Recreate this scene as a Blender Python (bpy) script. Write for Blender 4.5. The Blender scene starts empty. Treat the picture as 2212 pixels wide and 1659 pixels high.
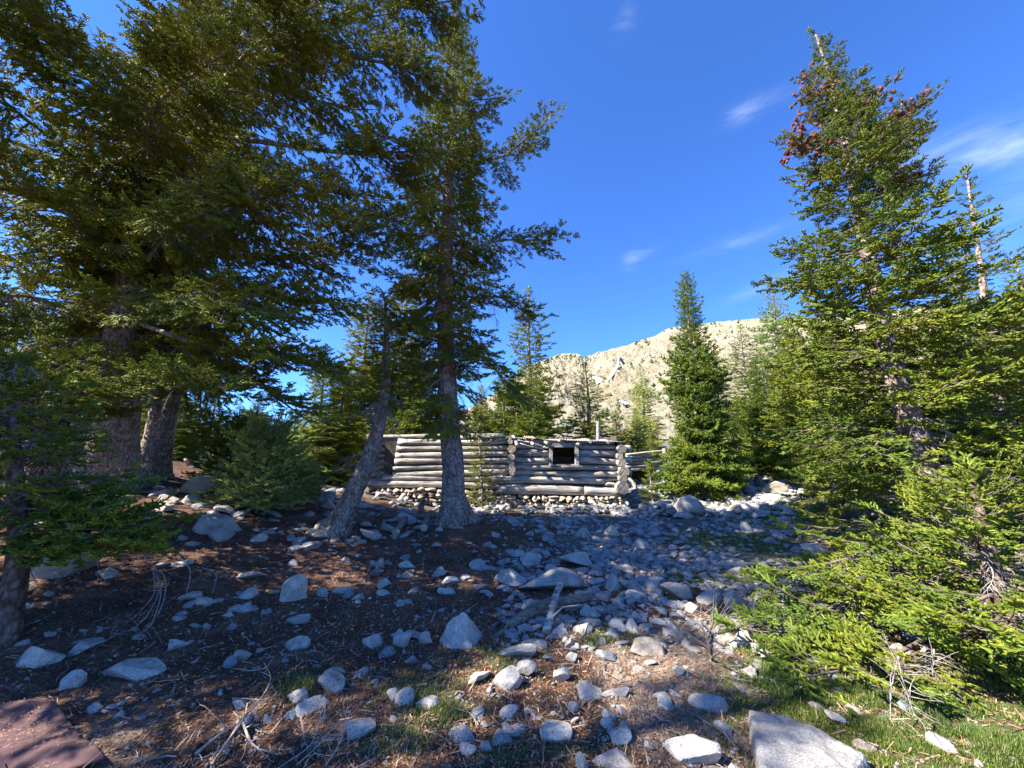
import bpy, math, random
import numpy as np
from mathutils import Vector, Matrix
S = bpy.context.scene
COL = S.collection
R = math.radians
# ------------------------------------------------------------------ camera
PITCH = R(11.2); FPX = 831.0; CX = 1106.0; CY = 829.5; EYE = 1.6
cam = bpy.data.cameras.new('camera'); camo = bpy.data.objects.new('camera', cam); COL.objects.link(camo)
camo.location = (0, 0, EYE); camo.rotation_euler = (R(90) + PITCH, 0, 0)
cam.lens = FPX / 2212 * 36; cam.sensor_width = 36; cam.clip_end = 3000; cam.clip_start = 0.05
S.camera = camo
# ------------------------------------------------------------------ light
SUN = Vector((-1.0, -0.265, 1.0)).normalized()
sl = bpy.data.lights.new('sun', 'SUN'); slo = bpy.data.objects.new('sun', sl); COL.objects.link(slo)
sl.energy = 5.0; sl.angle = R(0.5); sl.color = (1.0, 0.94, 0.84)
slo.rotation_euler = SUN.to_track_quat('Z', 'Y').to_euler()
slo.location = (-20, -10, 30)
W = bpy.data.worlds.new('World'); S.world = W; W.use_nodes = True
nt = W.node_tree; nt.nodes.clear()
wo = nt.nodes.new('ShaderNodeOutputWorld'); bg = nt.nodes.new('ShaderNodeBackground')
sky = nt.nodes.new('ShaderNodeTexSky'); sky.sky_type = 'NISHITA'; sky.sun_disc = False
sky.sun_elevation = math.asin(SUN.z); sky.sun_rotation = math.atan2(SUN.x, SUN.y)
sky.altitude = 3300; sky.air_density = 1.15; sky.dust_density = 0.1; sky.ozone_density = 3.0
bg.inputs['Strength'].default_value = 0.108
def dirpx(u, v):
    x = (u - CX) / FPX; y = (CY - v) / FPX
    c, s = math.cos(PITCH), math.sin(PITCH)
    return np.array([x, c - y * s, s + y * c])
# thin cirrus wisps, placed at sky directions
tc = nt.nodes.new('ShaderNodeTexCoord')
def wmath(op, a, b=None, c=None):
    n = nt.nodes.new('ShaderNodeMath'); n.operation = op
    for i, q in enumerate((a, b, c)):
        if q is None: continue
        if isinstance(q, (int, float)): n.inputs[i].default_value = q
        else: nt.links.new(q, n.inputs[i])
    return n.outputs[0]
acc = None
for (u, v, ru, rv, ang, st) in ((2190, 325, 110, 34, -6, 1.0), (2170, 290, 180, 40, -12, .25), (1605, 245, 45, 22, -25, .6), (1640, 225, 110, 22, -25, .22), (1362, 560, 24, 32, 20, .55),
                                (1385, 550, 60, 20, -30, .25), (1590, 525, 130, 22, -18, .38), (1350, 42, 24, 30, 40, .45), (1640, 620, 110, 20, -25, .35), (2160, 470, 190, 60, -35, .35),
                                (650, 745, 80, 30, 0, .45), (1950, 370, 220, 26, -28, .14)):
    d = dirpx(u, v); d = d / np.linalg.norm(d)
    a = R(ang)
    e1 = dirpx(u + math.cos(a) * 10, v + math.sin(a) * 10); e1 = e1 / np.linalg.norm(e1) - d; e1 /= np.linalg.norm(e1)
    e2 = np.cross(d, e1)
    outs = []
    for e, rr in ((e1, ru / FPX), (e2, rv / FPX)):
        n = nt.nodes.new('ShaderNodeVectorMath'); n.operation = 'DOT_PRODUCT'
        nt.links.new(tc.outputs['Generated'], n.inputs[0]); n.inputs[1].default_value = tuple(e / (rr * .55))
        outs.append(wmath('SUBTRACT', n.outputs['Value'], float(np.dot(e, d) / (rr * .55))))
    r2 = wmath('ADD', wmath('MULTIPLY', outs[0], outs[0]), wmath('MULTIPLY', outs[1], outs[1]))
    g = wmath('MULTIPLY', wmath('EXPONENT', wmath('MULTIPLY', r2, -1.0)), st * .42)
    acc = g if acc is None else wmath('ADD', acc, g)
mp = nt.nodes.new('ShaderNodeMapping'); mp.inputs['Rotation'].default_value = (0.3, R(28), R(20)); mp.inputs['Scale'].default_value = (4.0, 9.0, 30.0)
nz = nt.nodes.new('ShaderNodeTexNoise'); nz.inputs['Scale'].default_value = 1.3; nz.inputs['Detail'].default_value = 9; nz.inputs['Roughness'].default_value = .62; nz.inputs['Distortion'].default_value = .6
nt.links.new(tc.outputs['Generated'], mp.inputs[0]); nt.links.new(mp.outputs[0], nz.inputs['Vector'])
cl = wmath('MULTIPLY', acc, wmath('MULTIPLY', wmath('MAXIMUM', wmath('SUBTRACT', nz.outputs[0], .36), 0.0), 2.2))
cl = wmath('MINIMUM', cl, 0.8)
tint = nt.nodes.new('ShaderNodeMixRGB'); tint.blend_type = 'MULTIPLY'; tint.inputs[0].default_value = 1; tint.inputs[2].default_value = (0.36, 0.64, 1.08, 1)
mx = nt.nodes.new('ShaderNodeMixRGB'); mx.inputs[2].default_value = (4.2, 4.6, 5.2, 1)
nt.links.new(sky.outputs[0], tint.inputs[1]); nt.links.new(tint.outputs[0], mx.inputs[1]); nt.links.new(cl, mx.inputs[0])
nt.links.new(mx.outputs[0], bg.inputs[0]); nt.links.new(bg.outputs[0], wo.inputs[0])
S.view_settings.view_transform = 'Standard'; S.view_settings.look = 'None'
S.view_settings.exposure = 1.82; S.view_settings.gamma = 1.0
# ------------------------------------------------------------------ noise and terrain
def _h(ix, iy, iz):
    n = (ix.astype(np.int64) * 73856093) ^ (iy.astype(np.int64) * 19349663) ^ (iz.astype(np.int64) * 83492791)
    n = n & 0xffffffff
    n = ((n ^ (n >> 15)) * 2246822519) & 0xffffffff
    n = ((n ^ (n >> 13)) * 3266489917) & 0xffffffff
    return ((n ^ (n >> 16)) & 0xffff) / 32767.5 - 1.0
def noise(x, y, z=0.0):
    x = np.asarray(x, float); y = np.asarray(y, float); z = np.zeros_like(x) + z
    xi, yi, zi = np.floor(x), np.floor(y), np.floor(z)
    fx, fy, fz = x - xi, y - yi, z - zi
    fx, fy, fz = [f * f * f * (f * (f * 6 - 15) + 10) for f in (fx, fy, fz)]
    r = 0
    for a in (0, 1):
        for b in (0, 1):
            for c in (0, 1):
                r = r + _h(xi + a, yi + b, zi + c) * (fx if a else 1 - fx) * (fy if b else 1 - fy) * (fz if c else 1 - fz)
    return r
def fbm(x, y, z=0.0, o=4, g=.5):
    r = 0; a = 1.0; f = 1.0
    for i in range(o):
        r = r + a * noise(np.asarray(x) * f + 17.3 * i, np.asarray(y) * f - 9.1 * i, np.asarray(z) * f + 3.7 * i); a *= g; f *= 2.03
    return r
def sst(a, b, x):
    t = np.clip((np.asarray(x, float) - a) / (b - a), 0, 1); return t * t * (3 - 2 * t)
def hgt(x, y):
    x = np.asarray(x, float); y = np.asarray(y, float)
    h = 0.13 * sst(4, 10, y)
    lx = np.maximum(-x - 2.0, 0); h = h + 0.19 * np.minimum(lx, 9) * sst(1.5, 6.5, y)
    h = h + .24 * np.exp(-((x + 1.4) ** 2 + (y - 8.7) ** 2) / 2.6)
    b = np.maximum(y - 13.5, 0); h = h + b * (0.055 + 0.03 * sst(2, 9, x))
    h = h + 0.35 * sst(5.5, 10, x) * sst(6, 12, y)
    h = h + 0.05 * noise(x * .55, y * .55, 1.3) * sst(1, 4, y) + 0.02 * noise(x * 1.7, y * 1.7, 5.0)
    return h
def onground(u, v, sink=0.0):
    d = dirpx(u, v); t = np.arange(0.8, 60, 0.01)
    x, y, z = d[0] * t, d[1] * t, EYE + d[2] * t
    k = np.argmax(z < hgt(x, y)); 
    return Vector((x[k], y[k], float(hgt(x[k], y[k])) - sink))
def atY(u, v, Y):
    d = dirpx(u, v); t = Y / d[1]; return Vector((d[0] * t, Y, EYE + d[2] * t))
def depth(p): return p[1] * math.cos(PITCH) + (p[2] - EYE) * math.sin(PITCH)
# ------------------------------------------------------------------ materials
def mat(name):
    m = bpy.data.materials.new(name); m.use_nodes = True; t = m.node_tree; t.nodes.clear()
    o = t.nodes.new('ShaderNodeOutputMaterial'); p = t.nodes.new('ShaderNodeBsdfPrincipled')
    t.links.new(p.outputs[0], o.inputs[0]); p.inputs['Roughness'].default_value = .85
    p.inputs['Specular IOR Level'].default_value = .25
    return m, t, p, o
def N(t, ty, **kw):
    n = t.nodes.new(ty)
    for k, v in kw.items():
        if k in n.inputs: n.inputs[k].default_value = v
        else: setattr(n, k, v)
    return n
def ramp(t, fac, stops):
    r = t.nodes.new('ShaderNodeValToRGB'); t.links.new(fac, r.inputs[0]); e = r.color_ramp.elements
    while len(e) < len(stops): e.new(.5)
    for i, (p, c) in enumerate(stops): e[i].position = p; e[i].color = (*c, 1)
    return r.outputs[0]
def mixc(t, f, a, b, mode='MIX'):
    n = t.nodes.new('ShaderNodeMixRGB'); n.blend_type = mode
    for i, q in enumerate((f, a, b)):
        if isinstance(q, (int, float)): n.inputs[i].default_value = q
        elif isinstance(q, tuple): n.inputs[i].default_value = (*q, 1)
        else: t.links.new(q, n.inputs[i])
    return n.outputs[0]
def coords(t, kind='Object', scale=(1, 1, 1)):
    c = t.nodes.new('ShaderNodeTexCoord'); m = t.nodes.new('ShaderNodeMapping'); m.inputs['Scale'].default_value = scale
    t.links.new(c.outputs[kind], m.inputs[0]); return m.outputs[0]
def geo_pos(t, scale=(1, 1, 1)):
    c = t.nodes.new('ShaderNodeNewGeometry'); m = t.nodes.new('ShaderNodeMapping'); m.inputs['Scale'].default_value = scale
    t.links.new(c.outputs['Position'], m.inputs[0]); return m.outputs[0]
def noi(t, vec, scale, detail=5, rough=.55, out=0):
    n = t.nodes.new('ShaderNodeTexNoise'); n.inputs['Scale'].default_value = scale; n.inputs['Detail'].default_value = detail; n.inputs['Roughness'].default_value = rough
    t.links.new(vec, n.inputs['Vector']); return n.outputs[out]
def bump(t, p, h, strength, dist):
    b = t.nodes.new('ShaderNodeBump'); b.inputs['Strength'].default_value = strength; b.inputs['Distance'].default_value = dist
    t.links.new(h, b.inputs['Height']); t.links.new(b.outputs[0], p.inputs['Normal']); return b

def needle_mat(name, c1, c2, c3, trans=.3):
    m, t, p, o = mat(name)
    g = t.nodes.new('ShaderNodeNewGeometry'); oi = t.nodes.new('ShaderNodeObjectInfo')
    base = ramp(t, g.outputs['Random Per Island'], [(0, c1), (.55, c2), (1, c3)])
    n = noi(t, geo_pos(t), 1.7, 2)
    yel = ramp(t, n, [(.35, (.7, .88, .9)), (.65, (1.15, 1.1, .85))])
    c = mixc(t, 1.0, base, yel, 'MULTIPLY')
    v = ramp(t, oi.outputs['Random'], [(0, (.78, .85, .9)), (1, (1.2, 1.12, .95))])
    c = mixc(t, 1.0, c, v, 'MULTIPLY')
    t.links.new(c, p.inputs['Base Color']); p.inputs['Roughness'].default_value = .58; p.inputs['Specular IOR Level'].default_value = .3
    tr = t.nodes.new('ShaderNodeBsdfTranslucent'); ms = t.nodes.new('ShaderNodeMixShader'); ms.inputs[0].default_value = trans
    ct = mixc(t, 1.0, c, (1.25, 1.2, .55), 'MULTIPLY'); t.links.new(ct, tr.inputs[0])
    t.links.new(p.outputs[0], ms.inputs[1]); t.links.new(tr.outputs[0], ms.inputs[2]); t.links.new(ms.outputs[0], o.inputs[0])
    return m
M = {}
M['fir'] = needle_mat('fir_needles', (.075, .1, .016), (.19, .235, .028), (.35, .385, .055), .32)
M['spruce'] = needle_mat('spruce_needles', (.09, .11, .016), (.255, .275, .03), (.44, .45, .065), .38)
M['pale'] = needle_mat('pale_needles', (.24, .27, .09), (.4, .44, .14), (.52, .55, .22))
M['yellow'] = needle_mat('yellow_needles', (.14, .15, .018), (.27, .275, .028), (.38, .37, .05), .25)

def bark_mat(name, a, b, c, sc=1.0, twig=False):
    m, t, p, o = mat(name)
    v = geo_pos(t, (1, 1, .62))
    n1 = noi(t, v, 9 * sc, 6, .65); n2 = noi(t, geo_pos(t, (1, 1, .8)), 45 * sc, 4, .6)
    vo = t.nodes.new('ShaderNodeTexVoronoi'); vo.feature = 'F1'; vo.inputs['Scale'].default_value = 26 * sc; t.links.new(v, vo.inputs['Vector'])
    col = ramp(t, n1, [(.3, a), (.5, b), (.7, c)])
    sc3 = t.nodes.new('ShaderNodeSeparateColor'); t.links.new(vo.outputs['Color'], sc3.inputs[0])
    col = mixc(t, .75, col, ramp(t, n2, [(.3, (.4, .36, .33)), (.62, (1.2, 1.2, 1.2))]), 'MULTIPLY')
    if not twig: col = mixc(t, .6, col, ramp(t, sc3.outputs[0], [(0, (.6, .52, .46)), (.5, (1, .97, .95)), (1, (1.25, 1.25, 1.25))]), 'MULTIPLY'); col = mixc(t, .85, col, ramp(t, vo.outputs['Distance'], [(.25, (1, 1, 1)), (.75, (.35, .3, .27))]), 'MULTIPLY')
    t.links.new(col, p.inputs['Base Color'])
    if not twig:
        h = mixc(t, .5, n2, vo.outputs['Distance']); bump(t, p, h, 1.0, .03)
    return m
M['bark'] = bark_mat('grey_bark', (.19, .145, .12), (.39, .325, .28), (.54, .48, .43))
M['bark_dark'] = bark_mat('brown_bark', (.1, .06, .045), (.2, .14, .11), (.3, .24, .2))
M['twig'] = bark_mat('twig_bark', (.1, .075, .06), (.18, .14, .11), (.26, .22, .18), 1, True)
M['dead'] = bark_mat('dead_twig', (.2, .16, .13), (.33, .29, .25), (.46, .43, .39), 1, True)

def rock_mat(name, a, b, c, warm=.3):
    m, t, p, o = mat(name)
    g = t.nodes.new('ShaderNodeNewGeometry'); oi = t.nodes.new('ShaderNodeObjectInfo')
    v = geo_pos(t)
    n1 = noi(t, v, 3.2, 5, .6); n2 = noi(t, v, 130, 3, .7); n3 = noi(t, v, 14, 6, .65)
    col = ramp(t, n1, [(.3, a), (.5, b), (.72, c)])
    col = mixc(t, .8, col, ramp(t, n2, [(.38, (.42, .42, .44)), (.5, (1, 1, 1)), (.65, (1.18, 1.16, 1.12))]), 'MULTIPLY')
    col = mixc(t, .8, col, ramp(t, n3, [(.3, (.6, .57, .52)), (.5, (1, 1, 1)), (.7, (1.1, 1.08, 1.05))]), 'MULTIPLY')
    n4 = noi(t, v, 6.5, 4, .7); col = mixc(t, ramp(t, n4, [(.56, (0, 0, 0)), (.7, (.55, .55, .55))]), col, (.27, .2, .14)); col = mixc(t, ramp(t, noi(t, v, 24, 3, .6), [(.64, (0, 0, 0)), (.7, (.6, .6, .6))]), col, (.09, .09, .075))
    ri = ramp(t, g.outputs['Random Per Island'], [(0, (.62, .64, .68)), (.35, (.92, .92, .92)), (.7, (1.06, .99, .9)), (.9, (1.12, 1.1, 1.05)), (1, (1.05, .82, .62))])
    ro = ramp(t, oi.outputs['Random'], [(0, (.72, .73, .76)), (.5, (1, .98, .95)), (.85, (1.08, 1.04, .97)), (1, (1.02, .86, .7))])
    col = mixc(t, 1.0, mixc(t, .85, col, ri, 'MULTIPLY'), ro, 'MULTIPLY')
    t.links.new(col, p.inputs['Base Color']); p.inputs['Roughness'].default_value = .8
    h = mixc(t, .35, n3, n2); bump(t, p, h, .8, .02)
    return m
M['rock'] = rock_mat('granite', (.28, .28, .28), (.40, .395, .385), (.52, .505, .48))
M['rock_warm'] = rock_mat('sandy_granite', (.34, .3, .25), (.46, .41, .34), (.55, .5, .42))

def wood_mat(name, a, b, c, axis_scale=(3, 60, 60), kind='Object'):
    m, t, p, o = mat(name)
    v = coords(t, kind, axis_scale)
    n1 = noi(t, v, 1.0, 6, .65); n2 = noi(t, coords(t, kind, (2, 6, 6)), 1.4, 4)
    oi = t.nodes.new('ShaderNodeObjectInfo')
    col = ramp(t, n1, [(.36, a), (.47, b), (.62, c)])
    col = mixc(t, .8, col, ramp(t, n2, [(.35, (.5, .42, .34)), (.5, (1, .97, .93)), (.7, (1.12, 1.12, 1.12))]), 'MULTIPLY')
    col = mixc(t, 1.0, col, ramp(t, oi.outputs['Random'], [(0, (.8, .76, .7)), (.5, (1, .97, .93)), (1, (1.12, 1.08, 1.02))]), 'MULTIPLY')
    t.links.new(col, p.inputs['Base Color']); bump(t, p, n1, 1.0, .02)
    return m
M['log'] = wood_mat('weathered_log', (.06, .052, .046), (.35, .332, .31), (.55, .54, .52), (2.2, 38, 38))
M['log_end'] = wood_mat('log_end', (.22, .17, .12), (.42, .36, .28), (.55, .5, .42), (20, 20, 20))
M['drift'] = wood_mat('dead_wood', (.07, .055, .045), (.19, .16, .13), (.3, .27, .24))

def simple(name, c, rough=.7, metal=0.0, c2=None, sc=6):
    m, t, p, o = mat(name)
    if c2: t.links.new(ramp(t, noi(t, geo_pos(t), sc, 6, .65), [(.38, c), (.62, c2)]), p.inputs['Base Color'])
    else: p.inputs['Base Color'].default_value = (*c, 1)
    p.inputs['Roughness'].default_value = rough; p.inputs['Metallic'].default_value = metal
    return m
M['tin'] = simple('galvanised_tin', (.2, .2, .2), .6, .3, (.42, .43, .44), 5)
M['tin_red'] = simple('rusty_tin', (.32, .1, .06), .7, .1, (.5, .36, .3), 9)
M['snow'] = simple('snow', (.85, .87, .9), .6)
M['cone'] = simple('red_cone', (.07, .02, .014), .7, 0, (.19, .065, .035), 30)
M['shrub'] = needle_mat('shrub_green', (.05, .07, .02), (.08, .11, .03), (.12, .16, .05), .1)

def ground_mat():
    m, t, p, o = mat('forest_floor')
    at = t.nodes.new('ShaderNodeAttribute'); at.attribute_name = 'zone'
    sp = t.nodes.new('ShaderNodeSeparateColor'); t.links.new(at.outputs['Color'], sp.inputs[0])
    v = geo_pos(t)
    n1 = noi(t, v, 2.3, 6, .62); n2 = noi(t, v, 38, 6, .7); n3 = noi(t, v, 150, 3, .6)
    duff = ramp(t, n1, [(.3, (.06, .032, .021)), (.5, (.12, .066, .042)), (.7, (.22, .13, .085))])
    duff = mixc(t, .9, duff, ramp(t, n2, [(.35, (.4, .34, .3)), (.52, (1, 1, 1)), (.68, (1.55, 1.45, 1.3))]), 'MULTIPLY')
    duff = mixc(t, .7, duff, ramp(t, n3, [(.35, (.5, .45, .4)), (.6, (1.4, 1.35, 1.3))]), 'MULTIPLY')
    sand = ramp(t, n2, [(.35, (.15, .1, .075)), (.65, (.36, .28, .21))])
    grass = ramp(t, n2, [(.35, (.05, .075, .02)), (.65, (.13, .17, .045))])
    grit = ramp(t, n2, [(.36, (.05, .04, .032)), (.52, (.13, .11, .09)), (.7, (.36, .34, .3))])
    c = mixc(t, sp.outputs[0], duff, sand); c = mixc(t, sp.outputs[2], c, grit); c = mixc(t, sp.outputs[1], c, grass)
    t.links.new(c, p.inputs['Base Color']); p.inputs['Roughness'].default_value = .95
    bump(t, p, mixc(t, .5, n2, n3), .9, .03)
    return m
M['ground'] = ground_mat()
def mountain_mat():
    m, t, p, o = mat('pale_cliff')
    g = t.nodes.new('ShaderNodeNewGeometry'); sx = t.nodes.new('ShaderNodeSeparateXYZ'); t.links.new(g.outputs['Normal'], sx.inputs[0])
    v = geo_pos(t); n1 = noi(t, v, .045, 9, .66); n2 = noi(t, v, .32, 8, .7); n3 = noi(t, geo_pos(t, (1, 1, .35)), .16, 7, .62)
    col = ramp(t, n1, [(.3, (.3, .25, .155)), (.5, (.41, .36, .24)), (.7, (.48, .43, .31))])
    col = mixc(t, .8, col, ramp(t, n2, [(.36, (.36, .33, .3)), (.48, (1, 1, 1)), (.66, (1.2, 1.18, 1.14))]), 'MULTIPLY')
    col = mixc(t, .45, col, ramp(t, n3, [(.38, (.6, .52, .42)), (.55, (1, 1, 1))]), 'MULTIPLY')
    t.links.new(col, p.inputs['Base Color']); bump(t, p, mixc(t, .5, n2, n3), 1.0, 9.0); p.inputs['Roughness'].default_value = .95
    return m
M['mountain'] = mountain_mat()
def mat_mat():
    m, t, p, o = mat('rubber_mat')
    w = t.nodes.new('ShaderNodeTexWave'); w.inputs['Scale'].default_value = 120; w.bands_direction = 'DIAGONAL'; w.inputs['Distortion'].default_value = .6
    t.links.new(coords(t, 'Object'), w.inputs[0])
    n = noi(t, coords(t, 'Object'), 11, 7, .7)
    c = ramp(t, n, [(.3, (.09, .05, .052)), (.56, (.16, .088, .088)), (.66, (.2, .12, .11)), (.74, (.42, .34, .3))])
    t.links.new(mixc(t, .2, c, w.outputs[0], 'MULTIPLY'), p.inputs['Base Color']); bump(t, p, w.outputs[1], .6, .004)
    return m
M['mat'] = mat_mat()
# ------------------------------------------------------------------ mesh helpers
class MB:
    def __init__(s): s.v = []; s.f = []; s.m = []; s.sm = []; s.n = 0
    def add(s, v, f, mi=0, smooth=False):
        v = np.asarray(v, np.float32).reshape(-1, 3); f = np.asarray(f, np.int64)
        s.v.append(v); s.f.append(f + s.n); s.m.append(np.full(len(f), mi, np.int32)); s.sm.append(np.full(len(f), smooth, bool)); s.n += len(v)
    def soup(s, tris, mi=0):          # tris (T,3,3)
        T = len(tris)
        if T: s.add(np.asarray(tris).reshape(-1, 3), np.arange(T * 3).reshape(-1, 3), mi)
    def mesh(s, name, mats):
        me = bpy.data.meshes.new(name); V = np.concatenate(s.v)
        cnt = np.concatenate([np.full(len(f), f.shape[1], np.int32) for f in s.f]); idx = np.concatenate([f.ravel() for f in s.f]).astype(np.int32)
        me.vertices.add(len(V)); me.vertices.foreach_set('co', V.ravel())
        me.loops.add(len(idx)); me.loops.foreach_set('vertex_index', idx)
        me.polygons.add(len(cnt)); st = np.concatenate([[0], np.cumsum(cnt)[:-1]]).astype(np.int32)
        me.polygons.foreach_set('loop_start', st); me.polygons.foreach_set('loop_total', cnt)
        me.polygons.foreach_set('material_index', np.concatenate(s.m)); me.polygons.foreach_set('use_smooth', np.concatenate(s.sm))
        for q in mats: me.materials.append(q)
        me.update(calc_edges=True); return me
def link(name, me, parent=None, loc=None):
    o = bpy.data.objects.new(name, me); COL.objects.link(o)
    if parent: o.parent = parent
    if loc is not None: o.location = loc
    return o
def tag(o, label=None, cat=None, group=None, kind=None):
    if label: o['label'] = label
    if cat: o['category'] = cat
    if group: o['group'] = group
    if kind: o['kind'] = kind
    return o
def empty(name, loc, label, cat, group=None, rz=0):
    o = bpy.data.objects.new(name, None); COL.objects.link(o); o.location = loc; o.rotation_euler = (0, 0, rz); o.empty_display_size = .3
    return tag(o, label, cat, group)
def frame(T):
    T = T / np.linalg.norm(T); a = np.array([0, 0, 1.]) if abs(T[2]) < .9 else np.array([1., 0, 0])
    U = np.cross(T, a); U /= np.linalg.norm(U); return U, np.cross(T, U)
def tube(pts, rad, sides=6, caps=True, rough=0.0, seed=0.0, rf=8.0, flare=None):
    P = np.asarray(pts, float); n = len(P); rad = np.broadcast_to(np.asarray(rad, float), (n,))
    T = np.gradient(P, axis=0); V = []; U0 = None
    ang = np.linspace(0, 2 * math.pi, sides, endpoint=False)
    for i in range(n):
        t = T[i] / (np.linalg.norm(T[i]) + 1e-9)
        if U0 is None: U0, _ = frame(t)
        U0 = U0 - t * np.dot(U0, t); U0 /= np.linalg.norm(U0); B = np.cross(t, U0)
        ring = np.cos(ang)[:, None] * U0 + np.sin(ang)[:, None] * B
        rr = np.full(sides, rad[i])
        if rough: rr = rr * (1 + rough * fbm(ring[:, 0] * 2.2 + seed, ring[:, 1] * 2.2, P[i, 2] * rf * .35 + P[i, 0], 3))
        if flare: rr = rr * (1 + flare(i, ang))
        V.append(P[i] + ring * rr[:, None])
    V = np.concatenate(V); j = np.arange(sides); k = (j + 1) % sides
    F = np.concatenate([np.stack([j + i * sides, k + i * sides, k + (i + 1) * sides, j + (i + 1) * sides], 1) for i in range(n - 1)])
    return V, F
def tube_caps(V, n, sides):
    c0 = V[:sides].mean(0); c1 = V[-sides:].mean(0); Vn = np.concatenate([V, [c0, c1]]); b = len(V); j = np.arange(sides); k = (j + 1) % sides
    C0 = np.stack([k, j, np.full(sides, b)], 1); C1 = np.stack([j + (n - 1) * sides, k + (n - 1) * sides, np.full(sides, b + 1)], 1)
    return Vn, C0, C1
# ------------------------------------------------------------------ conifer templates
rng = np.random.default_rng(7)
def shoot(l, r, nn, rng, nl=.022, nw=.0075, core=True):
    """bottle-brush shoot along +X: spindle core plus needle triangles"""
    out = []
    if core:
        K = 5; a = np.arange(K) * 2 * math.pi / K + rng.uniform(0, 2)
        m1 = np.stack([np.full(K, l * .22), np.cos(a) * r * .42, np.sin(a) * r * .38], 1); m2 = np.stack([np.full(K, l * .78), np.cos(a) * r * .44, np.sin(a) * r * .4], 1)
        e0 = np.array([0, 0, 0.]); e1 = np.array([l * 1.05, 0, 0])
        for i in range(K):
            j = (i + 1) % K; out += [[e0, m1[j], m1[i]], [e1, m2[i], m2[j]], [m1[i], m1[j], m2[j]], [m1[i], m2[j], m2[i]]]
    t = np.linspace(.02, .98, nn); a = np.arange(nn) * 2.4 + rng.uniform(0, 6)
    for i in range(nn):
        b = np.array([t[i] * l, 0, 0]); rad = np.array([0, math.cos(a[i]), math.sin(a[i])])
        fw = .55 + .5 * t[i]; d = np.array([fw, 0, 0]) + rad * .8; d[2] += .25; d /= np.linalg.norm(d)
        s = np.cross(d, rad + rng.normal(0, .5, 3)); s /= np.linalg.norm(s) + 1e-9
        L = nl * rng.uniform(.8, 1.2)
        out.append([b - s * nw * .5, b + s * nw * .5, b + d * L])
    return np.array(out)
def spray(L, rng, nn=15, pairs=4, sl=.064, r=.021, nl=.018, nw=.005):
    out = []
    def put(S, org, yaw, pitch):
        c, s = math.cos(yaw), math.sin(yaw); cp, sp = math.cos(pitch), math.sin(pitch)
        Rm = np.array([[c * cp, -s, -c * sp], [s * cp, c, -s * sp], [sp, 0, cp]])
        out.append(S @ Rm.T + org)
    put(shoot(L, r, int(nn * 2), rng, nl, nw), np.zeros(3), 0, rng.uniform(-.1, .15))
    for i in range(pairs):
        t = (i + .6) / (pairs + .3)
        for sd in (-1, 1):
            l = sl * (1.25 - .5 * t) * rng.uniform(.75, 1.2)
            put(shoot(l, r, nn, rng, nl, nw), np.array([L * t * .92, 0, 0]), sd * rng.uniform(.6, 1.1), rng.uniform(-.35, .7))
    return np.concatenate(out)
SPR = [spray(.18, rng) for i in range(8)]
SPRF = [spray(.32, rng, 4, 2, .17, .05, .06, .03) for i in range(5)]         # coarse: background trees
def xf(tris, org, X, Zup, sc):
    X = X / np.linalg.norm(X); Y = np.cross(Zup, X); ny = np.linalg.norm(Y)
    if ny < 1e-3: Y = np.array([0, 1., 0]); ny = 1
    Y = Y / ny; Z = np.cross(X, Y)
    return (tris * sc) @ np.stack([X, Y, Z]) + org
def curve_pts(L, droop, up, n, rng, wig=.04):
    t = np.linspace(0, 1, n)
    z = L * (-droop * np.sin(t * math.pi * .5) ** 1.2 * t + up * t ** 3)
    y = L * wig * np.sin(t * rng.uniform(2, 5) + rng.uniform(0, 6)) * t
    return np.stack([L * t, y, z], 1)
def lerp_pts(P, t):
    f = t * (len(P) - 1); i = min(int(f), len(P) - 2); d = P[i + 1] - P[i]; return P[i] + d * (f - i), d / np.linalg.norm(d)
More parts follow.
